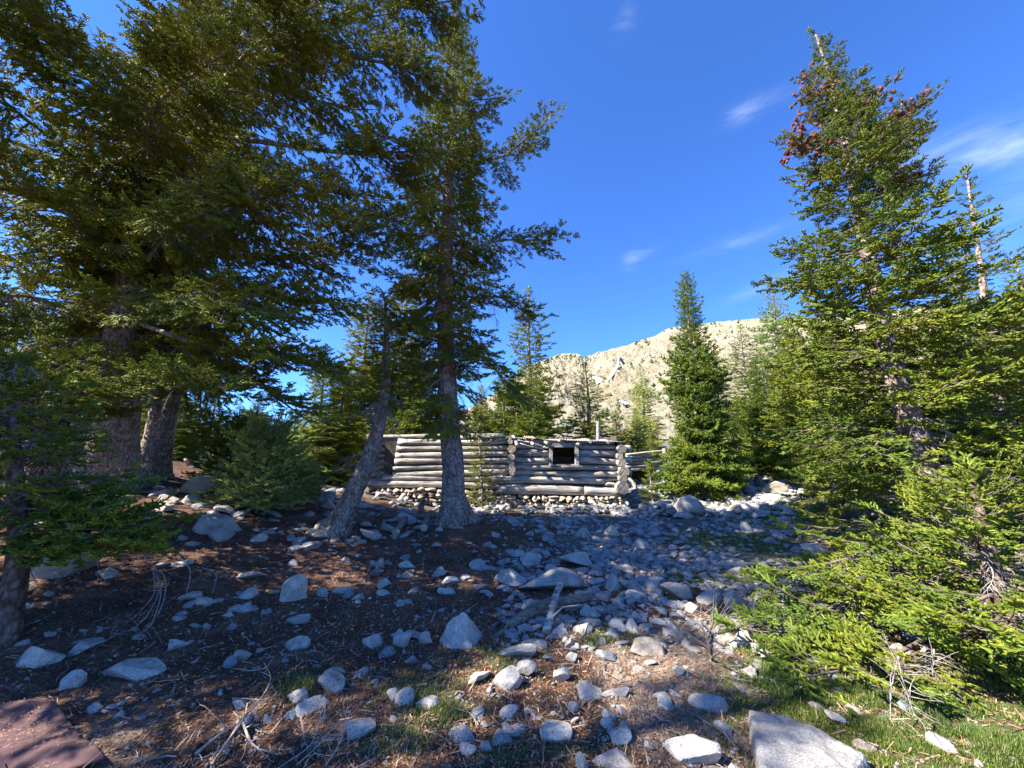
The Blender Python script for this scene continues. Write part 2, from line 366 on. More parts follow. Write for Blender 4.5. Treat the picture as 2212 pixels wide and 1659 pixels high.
def branch_arrays(L, seed, spr, spacing=.12, t0=.15, secf=.36, droop=.25, up=.15, sgap=.065, ssc=1.0, sdroop=.25, hang=0.0, dead_in=True, fork=0):
    """returns (needle tris, wood MB tuples, dead MB tuples)"""
    rg = np.random.default_rng(seed); P = curve_pts(L, droop, up, 12, rg)
    tr = []; wood = [tube(P, np.linspace(.014 * L, .004, 12), 5)]; dead = []
    def secondary(o, d, l, lvl):
        Q = [o]; dd = d.copy(); ns = max(3, int(l / .08))
        for i in range(ns):
            dd = dd + np.array([0, 0, -sdroop * .25 * l]) + rg.normal(0, .03, 3); dd /= np.linalg.norm(dd); Q.append(Q[-1] + dd * l / ns)
        Q = np.array(Q)
        if l > .1: wood.append(tube(Q, np.linspace(.0045, .002, len(Q)), 3))
        k = max(1, int(l / sgap)); 
        for i in range(k):
            tt = .12 + .8 * (i + rg.uniform(.2, .8)) / k; p, dr = lerp_pts(Q, tt)
            sd = 1 if i % 2 else -1
            side = np.cross([0, 0, 1.], dr); side /= np.linalg.norm(side) + 1e-9
            w = rg.uniform(.55, .95); X = dr * (1 - w * .5) + side * sd * w * .8 + np.array([0, 0, rg.uniform(-.12, .15) - hang * .6])
            tr.append(xf(spr[rg.integers(len(spr))], p, X, np.array([rg.normal(0, .25), rg.normal(0, .25), 1.]), ssc * rg.uniform(.75, 1.15)))
        p, dr = lerp_pts(Q, .97); tr.append(xf(spr[rg.integers(len(spr))], p - dr * .02, dr, np.array([rg.normal(0, .2), rg.normal(0, .2), 1.]), ssc * rg.uniform(.8, 1.1)))
    n = int(L * (1 - t0) / spacing)
    for i in range(n):
        t = t0 + (1 - t0) * (i + rg.uniform(.3, .7)) / n * .97
        p, d = lerp_pts(P, t)
        for sd in (-1, 1):
            if rg.random() < .1: continue
            l = (L * secf * (1 - t) ** .75 * min(1, (t - t0) * 5 + .45) + .09) * rg.uniform(.65, 1.2)
            side = np.cross([0, 0, 1.], d) * sd; a = rg.uniform(.75, 1.1)
            dr = d * math.cos(a) + side * math.sin(a) + np.array([0, 0, rg.normal(0, .12) - hang])
            secondary(p, dr / np.linalg.norm(dr), l, 0)
    p, d = lerp_pts(P, .96); secondary(p, d, .16, 0)
    if fork:
        for k in range(fork):
            t = rg.uniform(.1, .45); p, d = lerp_pts(P, t); sd = 1 if k % 2 else -1; side = np.cross([0, 0, 1.], d) * sd
            dr = d * .86 + side * rg.uniform(.15, .45) + np.array([0, 0, [.3, -.26, .12][k % 3]]); lf = L * (1 - t) * rg.uniform(.6, .85)
            a2, w2, d2 = branch_arrays(lf, seed * 7 + k, spr, spacing * 1.1, .1, secf * 1.05, droop * .6, up, sgap, ssc, sdroop, hang, False)
            X = dr / np.linalg.norm(dr); Y = np.cross([0, 0, 1.], X); Y /= np.linalg.norm(Y); Mx = np.stack([X, Y, np.cross(X, Y)])
            tr.append(a2 @ Mx + p); wood += [(v @ Mx + p, f) for v, f in w2]
    if dead_in:
        for i in range(int(6 * L)):
            t = rg.uniform(.03, .6); p, d = lerp_pts(P, t); sd = rg.choice([-1, 1]); l = rg.uniform(.1, .3) * min(1, L)
            side = np.cross([0, 0, 1.], d) * sd; dr = d * rg.uniform(.2, .8) + side * .7 + np.array([0, 0, rg.uniform(-1.0, .1)])
            q = [p]; dr /= np.linalg.norm(dr)
            for k in range(4): dr = dr + rg.normal(0, .18, 3); dr /= np.linalg.norm(dr); q.append(q[-1] + dr * l / 4)
            dead.append(tube(np.array(q), np.linspace(.003, .0012, 5), 3))
    return np.concatenate(tr), wood, dead
def branch_mesh(name, m, *a, **k):
    tr, wood, dead = branch_arrays(*a, **k); b = MB(); b.soup(tr, 0)
    for v, f in wood: b.add(v, f, 1, True)
    for v, f in dead: b.add(v, f, 2, True)
    return b.mesh(name, [M[m], M['twig'], M['dead']])
def dead_mesh(L, seed, curl=.5, n=16):
    rg = np.random.default_rng(seed); b = MB(); P = curve_pts(L, .35, -.1, 12, rg, .12); b.add(*tube(P, np.linspace(.011 * L + .003, .002, 12), 5), 0, True)
    for i in range(n):
        t = rg.uniform(.1, .98); p, d = lerp_pts(P, t); sd = rg.choice([-1, 1]); l = L * rg.uniform(.15, .42) * (1.1 - .5 * t)
        side = np.cross([0, 0, 1.], d) * sd; dr = d * .7 + side * .7 + np.array([0, 0, rg.uniform(-.6, .1)]); dr /= np.linalg.norm(dr); q = [p]
        for k in range(7):
            dr = dr + np.array([0, 0, -curl * .22]) + rg.normal(0, .1, 3); dr /= np.linalg.norm(dr); q.append(q[-1] + dr * l / 7)
        q = np.array(q); b.add(*tube(q, np.linspace(.0045, .0015, 8), 3), 0, True)
        for k in range(4):
            p2, d2 = lerp_pts(q, rg.uniform(.2, .95)); dr2 = d2 + rg.normal(0, .6, 3); dr2 /= np.linalg.norm(dr2); l2 = l * rg.uniform(.15, .4)
            qq = [p2]
            for w in range(3): dr2 = dr2 + np.array([0, 0, -curl * .3]); dr2 /= np.linalg.norm(dr2); qq.append(qq[-1] + dr2 * l2 / 3)
            b.add(*tube(np.array(qq), np.linspace(.0028, .0012, 4), 3), 0, True)
    return b.mesh('dead_branch', [M['dead']])
TPL = {}
def templates(m):
    if m in TPL: return TPL[m]
    hang = .75 if m == 'spruce' else .12
    T = {'xl': (3.2, [branch_mesh('branch', m, 3.2, 101 + i, SPR, .2, .12, .27, .28, .14, .115, 1.15, .4, hang, fork=3) for i in range(3)]),
         'big': (2.1, [branch_mesh('branch', m, 2.1, 201 + i, SPR, .18, .12, .3, .2, .16, .11, 1.05, .3, hang, fork=2) for i in range(4)]),
         'mid': (1.2, [branch_mesh('branch', m, 1.2, 301 + i, SPR, .15, .1, .34, .12, .14, .11, 1.0, .15, hang * .5, fork=2) for i in range(4)]),
         'small': (.6, [branch_mesh('branch', m, .6, 401 + i, SPR, .13, .05, .34, .02, .12, .1, .85, .05, 0, fork=1) for i in range(4)])}
    TPL[m] = T; return T
DEAD = [dead_mesh(1.0, 900 + i) for i in range(5)]
def bmatrix(p, az, el, roll=0.0):
    X = Vector((math.cos(az) * math.cos(el), math.sin(az) * math.cos(el), math.sin(el)))
    Y = Vector((-math.sin(az), math.cos(az), 0)); Z = X.cross(Y)
    Rm = Matrix((X, Y, Z)).transposed().to_4x4() @ Matrix.Rotation(roll, 4, 'X')
    return Matrix.Translation(p) @ Rm
def put_branch(parent, m, p, az, el, L, rg, roll=None, world=None):
    T = templates(m)
    for k in ('small', 'mid', 'big', 'xl'):
        if L <= T[k][0] * 1.28 or k == 'xl': break
    o = link('branch', T[k][1][rg.integers(len(T[k][1]))], parent)
    s = L / T[k][0]; o.matrix_local = bmatrix(p, az, el, rg.normal(0, .18) if roll is None else roll) @ Matrix.Diagonal((s, s * rg.choice([-1, 1]) * rg.uniform(.9, 1.1), s, 1))
    return o
def put_dead(parent, p, az, el, L, rg):
    o = link('dead_branch', DEAD[rg.integers(len(DEAD))], parent); o.matrix_local = bmatrix(p, az, el, rg.normal(0, .5)) @ Matrix.Diagonal((L, L, L, 1)); return o
def trunk_curve(pts, n=26):
    P = [Vector(p) for p in pts]; out = []
    if len(P) == 2: return np.array([P[0].lerp(P[1], t) for t in np.linspace(0, 1, n)])
    P = [P[0] * 2 - P[1]] + P + [P[-1] * 2 - P[-2]]; seg = len(P) - 3
    for t in np.linspace(0, seg - 1e-6, n):
        i = int(t); f = t - i; a, b, c, d = P[i:i + 4]
        out.append(.5 * ((2 * b) + (c - a) * f + (2 * a - 5 * b + 4 * c - d) * f * f + (3 * b - a - 3 * c + d) * f ** 3))
    return np.array(out)
def at_height(C, z):
    i = int(np.clip(np.searchsorted(C[:, 2], z), 1, len(C) - 1)); f = (z - C[i - 1, 2]) / max(1e-6, C[i, 2] - C[i - 1, 2]); f = min(max(f, 0), 1)
    return C[i - 1] * (1 - f) + C[i] * f
FILL = {}
def fill_arrays():
    if not FILL:
        FILL['s'] = [branch_arrays(.55, 801 + i, SPR, .14, .05, .34, .02, .12, .11, .9, .05, 0, False)[0] for i in range(4)]
        FILL['m'] = [branch_arrays(1.0, 811 + i, SPR, .17, .1, .34, .1, .14, .13, 1.0, .15, .1, False)[0] for i in range(4)]
    return FILL
def near_tree(name, base, label, pts, r0, m='fir', z0=.3, prof=None, nb=90, seed=1, el=(.5, -.35), bark='bark', cat='tree', group=None, flare=.5, skip=None, ndead=14, dz=(.5, 2.5), dl=(.5, 1.1), r_top=.015, roots=5, azb=None, fill=0, fz=(.05, .7)):
    """pts: trunk points relative to base"""
    rg = np.random.default_rng(seed)
    root = empty(name, base, label, cat, group)
    C = trunk_curve([(0, 0, -.15)] + [tuple(p) for p in pts], 40); H = C[-1, 2]
    zz = np.clip(C[:, 2] / H, 0, 1); rad = r0 * (1 - zz) ** .85 + r_top
    fl = lambda i, a: flare * math.exp(-max(C[i, 2], 0) / (r0 * .9 + .04)) * (.75 + 1.1 * np.maximum(np.cos(a * roots * .5 + seed), 0) ** 3 + .5 * np.sin(a * 2 + seed * 2))
    # denser rings near the foot
    b = MB(); b.add(*tube(C, rad, 20 if r0 > .12 else 12, rough=.09, seed=seed, flare=fl), 0, True)
    tk = link('trunk', b.mesh('trunk', [M[bark]]), root)
    cb = MB(); T = templates(m)
    # leader and topmost whorls belong to the crown mesh itself
    for i in range(14):
        z = H * (1 - .012 * i) - .02; p = at_height(C, z); a = rg.uniform(0, 6.28); X = np.array([math.cos(a), math.sin(a), 1.4 - .09 * i])
        cb.soup(xf(SPR[rg.integers(8)], p, X, np.array([0, 0, 1.]), 1.2), 0)
    for i in range(fill):
        t = fz[0] + (fz[1] - fz[0]) * (i + rg.random()) / fill; z = H - (H - z0) * t; Lb = prof(t) * rg.uniform(.55, 1.0); k = 's' if Lb < .75 else 'm'; a = fill_arrays()[k][rg.integers(4)]; sc = Lb / (.55 if k == 's' else 1.0)
        az = i * 2.39996 + 1.0 + rg.normal(0, .4); Mx = np.array(bmatrix(Vector(at_height(C, z)), az, el[0] + (el[1] - el[0]) * t + rg.normal(0, .2), rg.normal(0, .4)))[:3]; cb.soup((a * sc) @ Mx[:, :3].T + Mx[:, 3], 0)
    cr = link('crown', cb.mesh('crown', [M[m]]), root)
    # branch list sorted from top
    for i in range(nb):
        t = (i + .5) / nb; t = t ** .93                     # 0 top .. 1 bottom
        z = H - .1 - (H - .1 - z0) * t; L = prof(t) * rg.uniform(.72, 1.15)
        if L < .12: continue
        az = i * 2.39996 + rg.normal(0, .3)
        if azb: az = azb(az, t, rg)
        if skip and skip(az % (2 * math.pi), z, rg): continue
        e = el[0] + (el[1] - el[0]) * t ** .6 + rg.normal(0, .1)
        p = at_height(C, z)
        put_branch(cr, m, Vector(p), az, e, L, rg)
    for i in range(ndead):
        z = rg.uniform(*dz); put_dead(tk, Vector(at_height(C, z)), rg.uniform(0, 6.28), rg.uniform(-.5, .3), rg.uniform(*dl), rg)
    return root, tk, cr, C
def limb(root, tk, cr, pts, r0, m, seed, Ls=(.9, 1.3), gap=.3, t0=.25, dead=3, tipL=1.3, hang=-.25, spread=.95):
    """a long limb given by points (relative to the tree's base) carrying foliage branches"""
    rg = np.random.default_rng(seed); C = trunk_curve(pts, 16); b = MB(); b.add(*tube(C, np.linspace(r0, .012, 16), 8, rough=.12, seed=seed), 0, True)
    link('limb', b.mesh('limb', [M['bark']]), tk)
    seg = np.linalg.norm(np.diff(C, axis=0), axis=1); L = seg.sum(); n = max(2, int(L * (1 - t0) / gap))
    for i in range(n):
        t = t0 + (1 - t0) * (i + .5) / n; p, d = lerp_pts(C, t); az = math.atan2(d[1], d[0]); el = math.asin(max(-1, min(1, d[2])))
        for sd in (-1, 1):
            put_branch(cr, m, Vector(p), az + sd * spread * rg.uniform(.7, 1.15), el * .5 + hang + rg.normal(0, .15), rg.uniform(*Ls) * (1.15 - .4 * t), rg)
        if i % 2 == 0: put_branch(cr, m, Vector(p), az + rg.normal(0, .3), el + .25, rg.uniform(*Ls) * .7, rg)
    p, d = lerp_pts(C, .97); put_branch(cr, m, Vector(p), math.atan2(d[1], d[0]), math.asin(max(-1, min(1, d[2]))) * .8, tipL, rg)
    for i in range(dead):
        p, d = lerp_pts(C, rg.uniform(.1, .9)); put_dead(tk, Vector(p), rg.uniform(0, 6.28), rg.uniform(-1.2, -.2), rg.uniform(.4, .8), rg)

def px(u, v, Y, base):      # point at distance Y relative to a base
    return tuple(atY(u, v, Y) - base)
SHADE = [(-8.7, 1.95, 15, 1.4, 7.0), (-7.6, 3.0, 13, 1.6, 3.0), (-10.5, 2.0, 12, 1.7, 4.0), (-6.8, .65, 9, .8, 4.0), (-5.8, 2.45, 5.6, .9, 1.2)]
SHL = ["thin high-crowned spruce outside the view at left", "tall spruce just outside the left of the view", "taller spruce farther left outside the view", "shorter spruce behind the viewer to the left", "spruce outside the view beyond the stunted fir"]
# ------------------------------------------------------------------ ground sheet
def build_ground():
    na, nr = 760, 470
    f = np.linspace(0, 1, na, endpoint=False)
    # denser in front of the camera
    th = 2 * math.pi * (f - .5); th = th - .78 * np.sin(th * 1.0)   # crowds angles near 0 (facing +Y)
    r = 0.25 * np.exp(np.linspace(0, math.log(1500 / .25), nr))
    TH, RR = np.meshgrid(th, r); X = np.sin(TH) * RR; Y = np.cos(TH) * RR
    Z = hgt(X, Y)
    near = np.exp(-RR / 14)
    Z = Z + near * (.012 * fbm(X * 4, Y * 4, 2.0, 4) + .008 * fbm(X * 17, Y * 17, 4.0, 3)) + (1 - near) * .15 * fbm(X * .3, Y * .3, 1.0, 3) * sst(14, 30, RR)
    V = np.stack([X, Y, Z], -1).reshape(-1, 3)
    i = np.arange(nr - 1)[:, None]; j = np.arange(na)[None]; k = (j + 1) % na
    F = np.stack([i * na + j, i * na + k, (i + 1) * na + k, (i + 1) * na + j], -1).reshape(-1, 4)[:, ::-1]
    b = MB(); b.add(V, F, 0, True)
    c = len(V); b.add(np.array([[0, 0, float(hgt(0, 0))]]), np.zeros((0, 3), int)); b.add(np.zeros((0, 3)), np.stack([(np.arange(na) + 1) % na - b.n, np.arange(na) - b.n, np.full(na, c - b.n)], 1), 0, True)
    me = b.mesh('ground', [M['ground']])
    x, y = V[:, 0], V[:, 1]; n = noise(x * .8, y * .8, 3.0); n2 = noise(x * 2.6, y * 2.6, 8.0)
    grass = np.zeros(len(x))
    for (u, v, rx, ry, a) in GRASS:
        p = onground(u, v); grass = np.maximum(grass, a * np.exp(-(((x - p.x) / rx) ** 2 + ((y - p.y) / ry) ** 2) ** 1.5))
    grass = np.maximum(grass, sst(4.5, 6, x) * sst(7, 9, y) * (1 - sst(17, 22, y)) * .8)
    grass = sst(.3, .62, grass + .28 * n2 + .1 * n)
    sand = np.maximum(np.exp(-(((x + 3.2) / 1.6) ** 2 + ((y - 2.2) / .6) ** 2)), sst(.2, 1.2, x) * (1 - sst(2.3, 3.1, x)) * sst(1.5, 2, y) * (1 - sst(3.9, 4.6, y))) * .9
    sand = sst(.3, .7, sand + .25 * n2)
    grit = np.maximum(sst(.2, 1.6, x + .5 * n) * sst(5.2, 6.6, y), sst(10.5, 12.5, y)) 
    grit = sst(.35, .65, grit + .15 * n2)
    at = me.color_attributes.new('zone', 'FLOAT_COLOR', 'POINT'); col = np.ones((len(me.vertices), 4), np.float32); col[:len(x), 0] = sand; col[:len(x), 1] = grass; col[:len(x), 2] = grit
    at.data.foreach_set('color', col.ravel())
    tag(link('ground', me), kind='structure')
GRASS = [(1780, 1530, .55, .22, 1.1), (1950, 1590, .7, .25, 1.1), (2080, 1630, .8, .3, 1.0), (1640, 1400, .25, .3, .9), (1700, 1460, .4, .3, .9), (640, 1480, .15, .15, .6), (900, 1490, .35, .2, .55),
         (850, 1600, .22, .12, .8), (1080, 1420, .3, .25, .5), (1310, 1375, .22, .25, .8), (1520, 1255, .7, .35, .7), (1570, 1170, 1.0, .8, .9), (2200, 1500, .8, .6, 1.0), (1130, 1640, .3, .1, .6), (960, 1530, .25, .2, .7), (1640, 1600, .25, .15, .4)]
build_ground()
# ------------------------------------------------------------------ mountain
def ridge_v(u):
    return np.interp(u, [-900, 0, 400, 700, 900, 1060, 1110, 1150, 1177, 1200, 1215, 1254, 1262, 1275, 1318, 1350, 1382, 1410, 1443, 1542, 1606, 1641, 1750, 1850, 1950, 2070, 2300, 3200],
                     [985, 985, 985, 980, 960, 870, 820, 788, 779, 772, 768, 769, 776, 771, 757, 750, 737, 729, 711, 697, 691, 688, 690, 680, 668, 662, 655, 640])
def build_mountain():
    az = np.linspace(-1.35, 2.6, 1300); uu = CX + az * FPX
    t = np.linspace(0, 1.12, 330)
    AZ, TT = np.meshgrid(az, t)
    y = 62 + TT * 400
    v = ridge_v(uu); 
    d2 = (CY - v) / FPX; c, s = math.cos(PITCH), math.sin(PITCH)
    slope = (s + d2 * c) / (c - d2 * s)                 # height per metre of y at the ridge
    xs = AZ * 1.0 / (c - d2 * s)[None]                    # x per metre of y
    zr = 462 * slope[None]
    f = np.where(TT <= 1, TT ** 1.12, 1 - (TT - 1) * 2.2)
    X = xs * y; Z0 = 3.4 + f * (zr + EYE - 3.4)
    amp = np.where(TT < 1, np.sin(np.clip(TT, 0, 1) * math.pi) ** .5, 0)
    # gully-like relief: ridged noise stretched down the slope
    def ridged(a, b, z, o=5):
        r = 0; A = 1; q = 1
        for i in range(o): r = r + A * (1 - 2 * np.abs(noise(a * q + 13 * i, b * q, z))); A *= .55; q *= 2.1
        return r
    n1 = ridged(X / 34, y / 70, 2.0); n2 = ridged(X / 7, y / 13, 7.0, 5); n3 = fbm(X / 90, y / 90, 5.0, 3)
    left = 1 - sst(20, 150, X - .1 * y)
    Z = Z0 + amp * (2.8 * n1 + 3.0 * n2 + 4.0 * n3) * (.7 + .5 * left)
    st = 9.0; tr = Z / st + .35 * n2; fr = tr - np.floor(tr)
    Z = Z + amp * left * sst(.35, .6, TT) * st * .42 * (sst(.3, .6, fr) - fr)
    Z = Z + .4 * n2 * sst(.9, 1.0, TT) + .5 * ridged(X / 9, y / 9, 9.0, 3) * sst(.85, 1, TT) * (.4 + left)
    V = np.stack([X, y + 2.5 * n2 * amp, Z], -1).reshape(-1, 3)
    nr, nc = X.shape; i = np.arange(nr - 1)[:, None]; j = np.arange(nc - 1)[None]
    F = np.stack([i * nc + j, i * nc + j + 1, (i + 1) * nc + j + 1, (i + 1) * nc + j], -1).reshape(-1, 4)
    b = MB(); b.add(V, F, 0, False); o = tag(link('mountain', b.mesh('mountain', [M['mountain']])), kind='structure')
    return X, V.reshape(nr, nc, 3), uu, t
MX, MV, MU, MT = build_mountain()
def on_mountain(u, v):
    j = int(np.argmin(abs(MU - u))); P = MV[:, j]
    dz = (P[:, 2] - EYE); yc = P[:, 1] * math.cos(PITCH) + dz * math.sin(PITCH); vv = CY - FPX * (dz * math.cos(PITCH) - P[:, 1] * math.sin(PITCH)) / yc
    k = int(np.argmax(vv <= v)) if (vv <= v).any() else len(P) - 30
    return j, k
def snow(pts, w):
    b = MB(); prev = None
    V = []; 
    for (u, v, hw) in pts:
        j, k = on_mountain(u, v); q = max(1, int(hw / 3.04))
        cols = [min(max(j + c, 0), MV.shape[1] - 1) for c in (-q, -q // 2, 0, q // 2, q)]
        for c in cols:
            p = MV[max(0, k - 3):k + 4, c].max(0) * .4 + MV[k, c] * .6; V.append(p + np.array([0, -1.2, .5]))
    V = np.array(V); V += np.random.default_rng(3).normal(0, .35, V.shape); n = len(pts)
    F = [[i * 5 + a, i * 5 + a + 1, (i + 1) * 5 + a + 1, (i + 1) * 5 + a] for i in range(n - 1) for a in range(4)]
    b.add(V, F, 0, True); tag(link('snow_patch', b.mesh('snow_patch', [M['snow']])), kind='structure')
snow([(1336, 778, 2), (1333, 800, 3), (1322, 815, 4), (1312, 828, 3)], 0); snow([(1281, 818, 3), (1283, 824, 5), (1292, 830, 8), (1300, 834, 5)], 0)
snow([(1336, 875, 4), (1345, 880, 7), (1352, 884, 4)], 0); snow([(1546, 697, 8), (1552, 701, 6)], 0)
def mountain_shrubs():
    rg = np.random.default_rng(5); b = MB(); cnt = 0
    for k in range(9000):
        u = rg.uniform(1130, 2190)
        rv = ridge_v(u); 
        if rg.random() < .22: v = rv + abs(rg.normal(0, 5)); 
        else: v = rv + rg.uniform(0, 1) ** .8 * 170
        n = noise(u / 34., v / 17., 2.0)
        if n < (.18 if v > rv + 15 else -.1): continue
        if u < 1178 and v > rv + 30: continue
        j, kk = on_mountain(u, max(v, rv + 2)); p = MV[kk, j] + np.array([0, -1.0, 0]); s = rg.uniform(.6, 1.7) * (.35 + .65 * p[1] / 462)
        a = rg.uniform(0, 6.28); ang = a + np.array([0, 1.57, 3.14, 4.71]); 
        ringv = p + np.stack([np.cos(ang) * s * 1.1, np.sin(ang) * s * 1.1, rg.uniform(-.1, .3, 4) * s], 1); top = p + np.array([rg.normal(0, .2) * s, 0, s * rg.uniform(1.1, 2.3)])
        b.add(np.concatenate([ringv, [top]]), np.array([[0, 1, 4], [1, 2, 4], [2, 3, 4], [3, 0, 4]])); cnt += 1
        if cnt > 700: break
    tag(link('mountain_shrubs', b.mesh('mountain_shrubs', [M['shrub']])), 'dark green shrubs and stunted trees dotted over the pale mountain', 'shrubs', kind='stuff')
mountain_shrubs()
# ------------------------------------------------------------------ rocks
import bmesh
def ico(sub):
    bm = bmesh.new(); bmesh.ops.create_icosphere(bm, subdivisions=sub, radius=1); bm.verts.ensure_lookup_table()
    V = np.array([v.co[:] for v in bm.verts]); F = np.array([[v.index for v in f.verts] for f in bm.faces]); bm.free(); return V, F
ICO = {s: ico(s) for s in (1, 2, 3, 4)}
def rock_shape(seed, sub=3, dims=(1, 1, 1), cuts=9, peak=0.0, skew=(0, 0), rough=.035, flat=0.0):
    rg = np.random.default_rng(seed); V, F = ICO[sub]; V = V.copy()
    for k in range(cuts):
        n = rg.normal(0, 1, 3); n /= np.linalg.norm(n); d = rg.uniform(.34, .8); V = V - n * np.maximum(V @ n - d, 0)[:, None] * .96
    if flat: V[:, 2] = np.where(V[:, 2] > 1 - flat, 1 - flat + (V[:, 2] - 1 + flat) * .1, V[:, 2])
    V /= np.abs(V).max(0)
    if peak > .3: V[:, :2] /= np.where(V[:, 2] < 0, np.maximum(np.sqrt(np.clip(1 - V[:, 2] ** 2, 0, 1)), .45), 1)[:, None]
    z01 = (V[:, 2] + 1) / 2
    if peak: V[:, :2] *= (1 - peak * z01)[:, None]
    V[:, 0] += skew[0] * z01; V[:, 1] += skew[1] * z01
    V = V * (1 + rough * fbm(V[:, 0] * 2.1 + seed, V[:, 1] * 2.1, V[:, 2] * 2.1, 4))[:, None]
    return V * np.array(dims) * .5, F
def rock_mesh(seed, sub, mt='rock', **k):
    b = MB(); V, F = rock_shape(seed, sub, **k); b.add(V, F, 0, False); return b.mesh('rock', [M[mt]])
KEY = []
def key_rock(u, v, w, h, label, seed, aspect=.8, peak=0.0, skew=(0, 0), bury=.2, mt='rock', cuts=9, flat=0.0, rz=0.0, name='rock', group=None, cat='rock', dy=0.0, rough=.05, sub=4):
    """(u,v): bottom centre of the visible rock; w,h: visible size in photo pixels"""
    p = onground(u, v); D = depth(p); W = w * D / FPX; Hh = h * D / FPX
    # apparent height of a low rock seen from above mixes height and depth
    look = max(.08, (EYE - p.z) / p.y); dep = W * aspect; Hv = max(Hh - dep * look * .55, Hh * .38)
    tot = Hv / (1 - bury)
    me = rock_mesh(seed, sub, mt, dims=(W, dep, tot), cuts=cuts, peak=peak, skew=skew, flat=flat, rough=rough)
    o = link(name, me, loc=(p.x, p.y + dep * .45 + dy, p.z + tot * (.5 - bury))); o.rotation_euler = (0, 0, rz)
    tag(o, label, cat, group); KEY.append((o.location.x, o.location.y, max(W, dep) * .5)); return o
key_rock(1000, 1405, 128, 96, 'pointed speckled grey boulder standing alone in the middle foreground', 11, .7, .92, (-.25, .15), .14, cuts=5)
key_rock(617, 1304, 100, 64, 'blue-grey wedge-shaped boulder with a leaning peak in the shaded left ground', 12, .6, .6, (.2, 0), .2)
key_rock(248, 1478, 142, 62, 'long flat-topped grey boulder lying in the needles nearest the dark mat', 13, .55, .1, (.08, 0), .25, rz=.12)
key_rock(137, 1491, 76, 40, 'small triangular pale rock between two larger boulders at lower left', 14, .6, .45, (.1, 0), .25)
key_rock(35, 1450, 115, 58, 'pale angular slab rock at the left edge of the photo', 15, .6, .2, (.1, 0), .25)
key_rock(425, 1152, 116, 44, 'bright sunlit low domed boulder in the clearing by the big trunks', 16, .8, .4, (0, 0), .3)
key_rock(460, 1172, 70, 34, 'grey boulder touching the front of the bright domed one', 17, .8, .2, (0, 0), .3)
key_rock(342, 1106, 54, 28, 'squarish tan block of stone catching the sun', 18, .6, .0, (0, 0), .2, 'rock_warm', flat=.2)
key_rock(403, 1066, 92, 42, 'large dark rounded boulder in the shade beyond the tan block', 19, .7, .15, (0, 0), .25)
key_rock(85, 1262, 130, 72, 'large rounded boulder behind hanging dead twigs at left', 20, .8, .2, (0, 0), .25)
key_rock(1190, 1287, 150, 62, 'large flat cracked slab boulder behind the crossed dead logs', 21, .8, .12, (.1, 0), .3)
key_rock(1103, 1268, 84, 38, 'smaller flat slab left of the cracked slab boulder', 22, .8, .25, (0, 0), .3)
key_rock(1253, 1226, 94, 36, 'blue-grey domed boulder lying beyond the cracked slab', 23, .7, .3, (0, 0), .25)
key_rock(1146, 1222, 62, 38, 'ridged grey rock with a bright top left of the domed boulder', 24, .8, .35, (0, 0), .25)
key_rock(1548, 1545, 104, 44, 'smooth whitish elongated rock at the edge of the green grass', 25, .45, .1, (0, 0), .25, rz=-.3, cuts=4)
def slab_rock(pts, label, th, seed, sink=.06):
    P = [onground(u, v) for u, v in pts]; c = sum(P, Vector()) / len(P); bm = bmesh.new()
    top = [bm.verts.new((p.x - c.x, p.y - c.y, p.z - c.z + th * .5)) for p in P]; f = bm.faces.new(top); f.normal_update()
    if f.normal.z < 0: bmesh.ops.reverse_faces(bm, faces=[f])
    r = bmesh.ops.extrude_face_region(bm, geom=[f]); vs = [g for g in r['geom'] if isinstance(g, bmesh.types.BMVert)]
    for v in vs: v.co.z += th * .5; v.co.x *= .9; v.co.y *= .9
    for v in top: v.co.z -= sink + th * .6; v.co.x *= 1.04; v.co.y *= 1.04
    bmesh.ops.triangulate(bm, faces=bm.faces[:])
    for k in range(5): bmesh.ops.subdivide_edges(bm, edges=[e for e in bm.edges if e.calc_length() > .045], cuts=1, use_grid_fill=True); bmesh.ops.triangulate(bm, faces=bm.faces[:])
    for k in range(2): bmesh.ops.smooth_vert(bm, verts=bm.verts, factor=.5, use_axis_x=True, use_axis_y=True, use_axis_z=True)
    for v in bm.verts:
        q = v.co; d = float(fbm(q.x * 5 + seed, q.y * 5, q.z * 5, 4)); v.co.z += .018 * d + .01 * float(noise(q.x * 2, q.y * 2, 1.)); v.co.x += .008 * d
    me = bpy.data.meshes.new('rock'); bm.to_mesh(me); bm.free(); me.materials.append(M['rock']); tag(link('rock', me, loc=c), label, 'rock'); KEY.append((c.x, c.y, .38))
slab_rock([(1612, 1556), (1702, 1574), (1795, 1618), (1895, 1668), (1870, 1720), (1740, 1760), (1650, 1740), (1625, 1650)], 'big pale granite slab with a pointed left corner at the bottom edge', .09, 26)
key_rock(1520, 1668, 120, 78, 'flat pale slab left of the big granite slab', 27, .8, .1, (0, 0), .35, flat=.3, rz=.2)
key_rock(1195, 1608, 102, 54, 'smooth blue-grey boulder with a sunlit spot near the bottom edge', 28, .6, .12, (0, 0), .25, rz=-.25, cuts=5)
key_rock(757, 1612, 96, 60, 'speckled white pyramid rock under bare twigs in the foreground', 29, .8, .4, (.2, 0), .3, rz=.4)
key_rock(706, 1504, 78, 54, 'speckled grey block leaning on a smaller stone near the grass tuft', 30, .7, .3, (-.1, 0), .25)
key_rock(716, 1465, 56, 26, 'small grey stone just behind the speckled block', 31, .6, .2, (0, 0), .25)
key_rock(638, 1521, 64, 26, 'low pale stone with a sunlit top beside the dead twigs', 32, .5, .1, (0, 0), .3)
key_rock(612, 1490, 1, 1, 'x', 33) if False else None
key_rock(873, 1530, 58, 42, 'rounded speckled rock of a touching pair at lower centre', 34, .7, .25, (0, 0), .3)
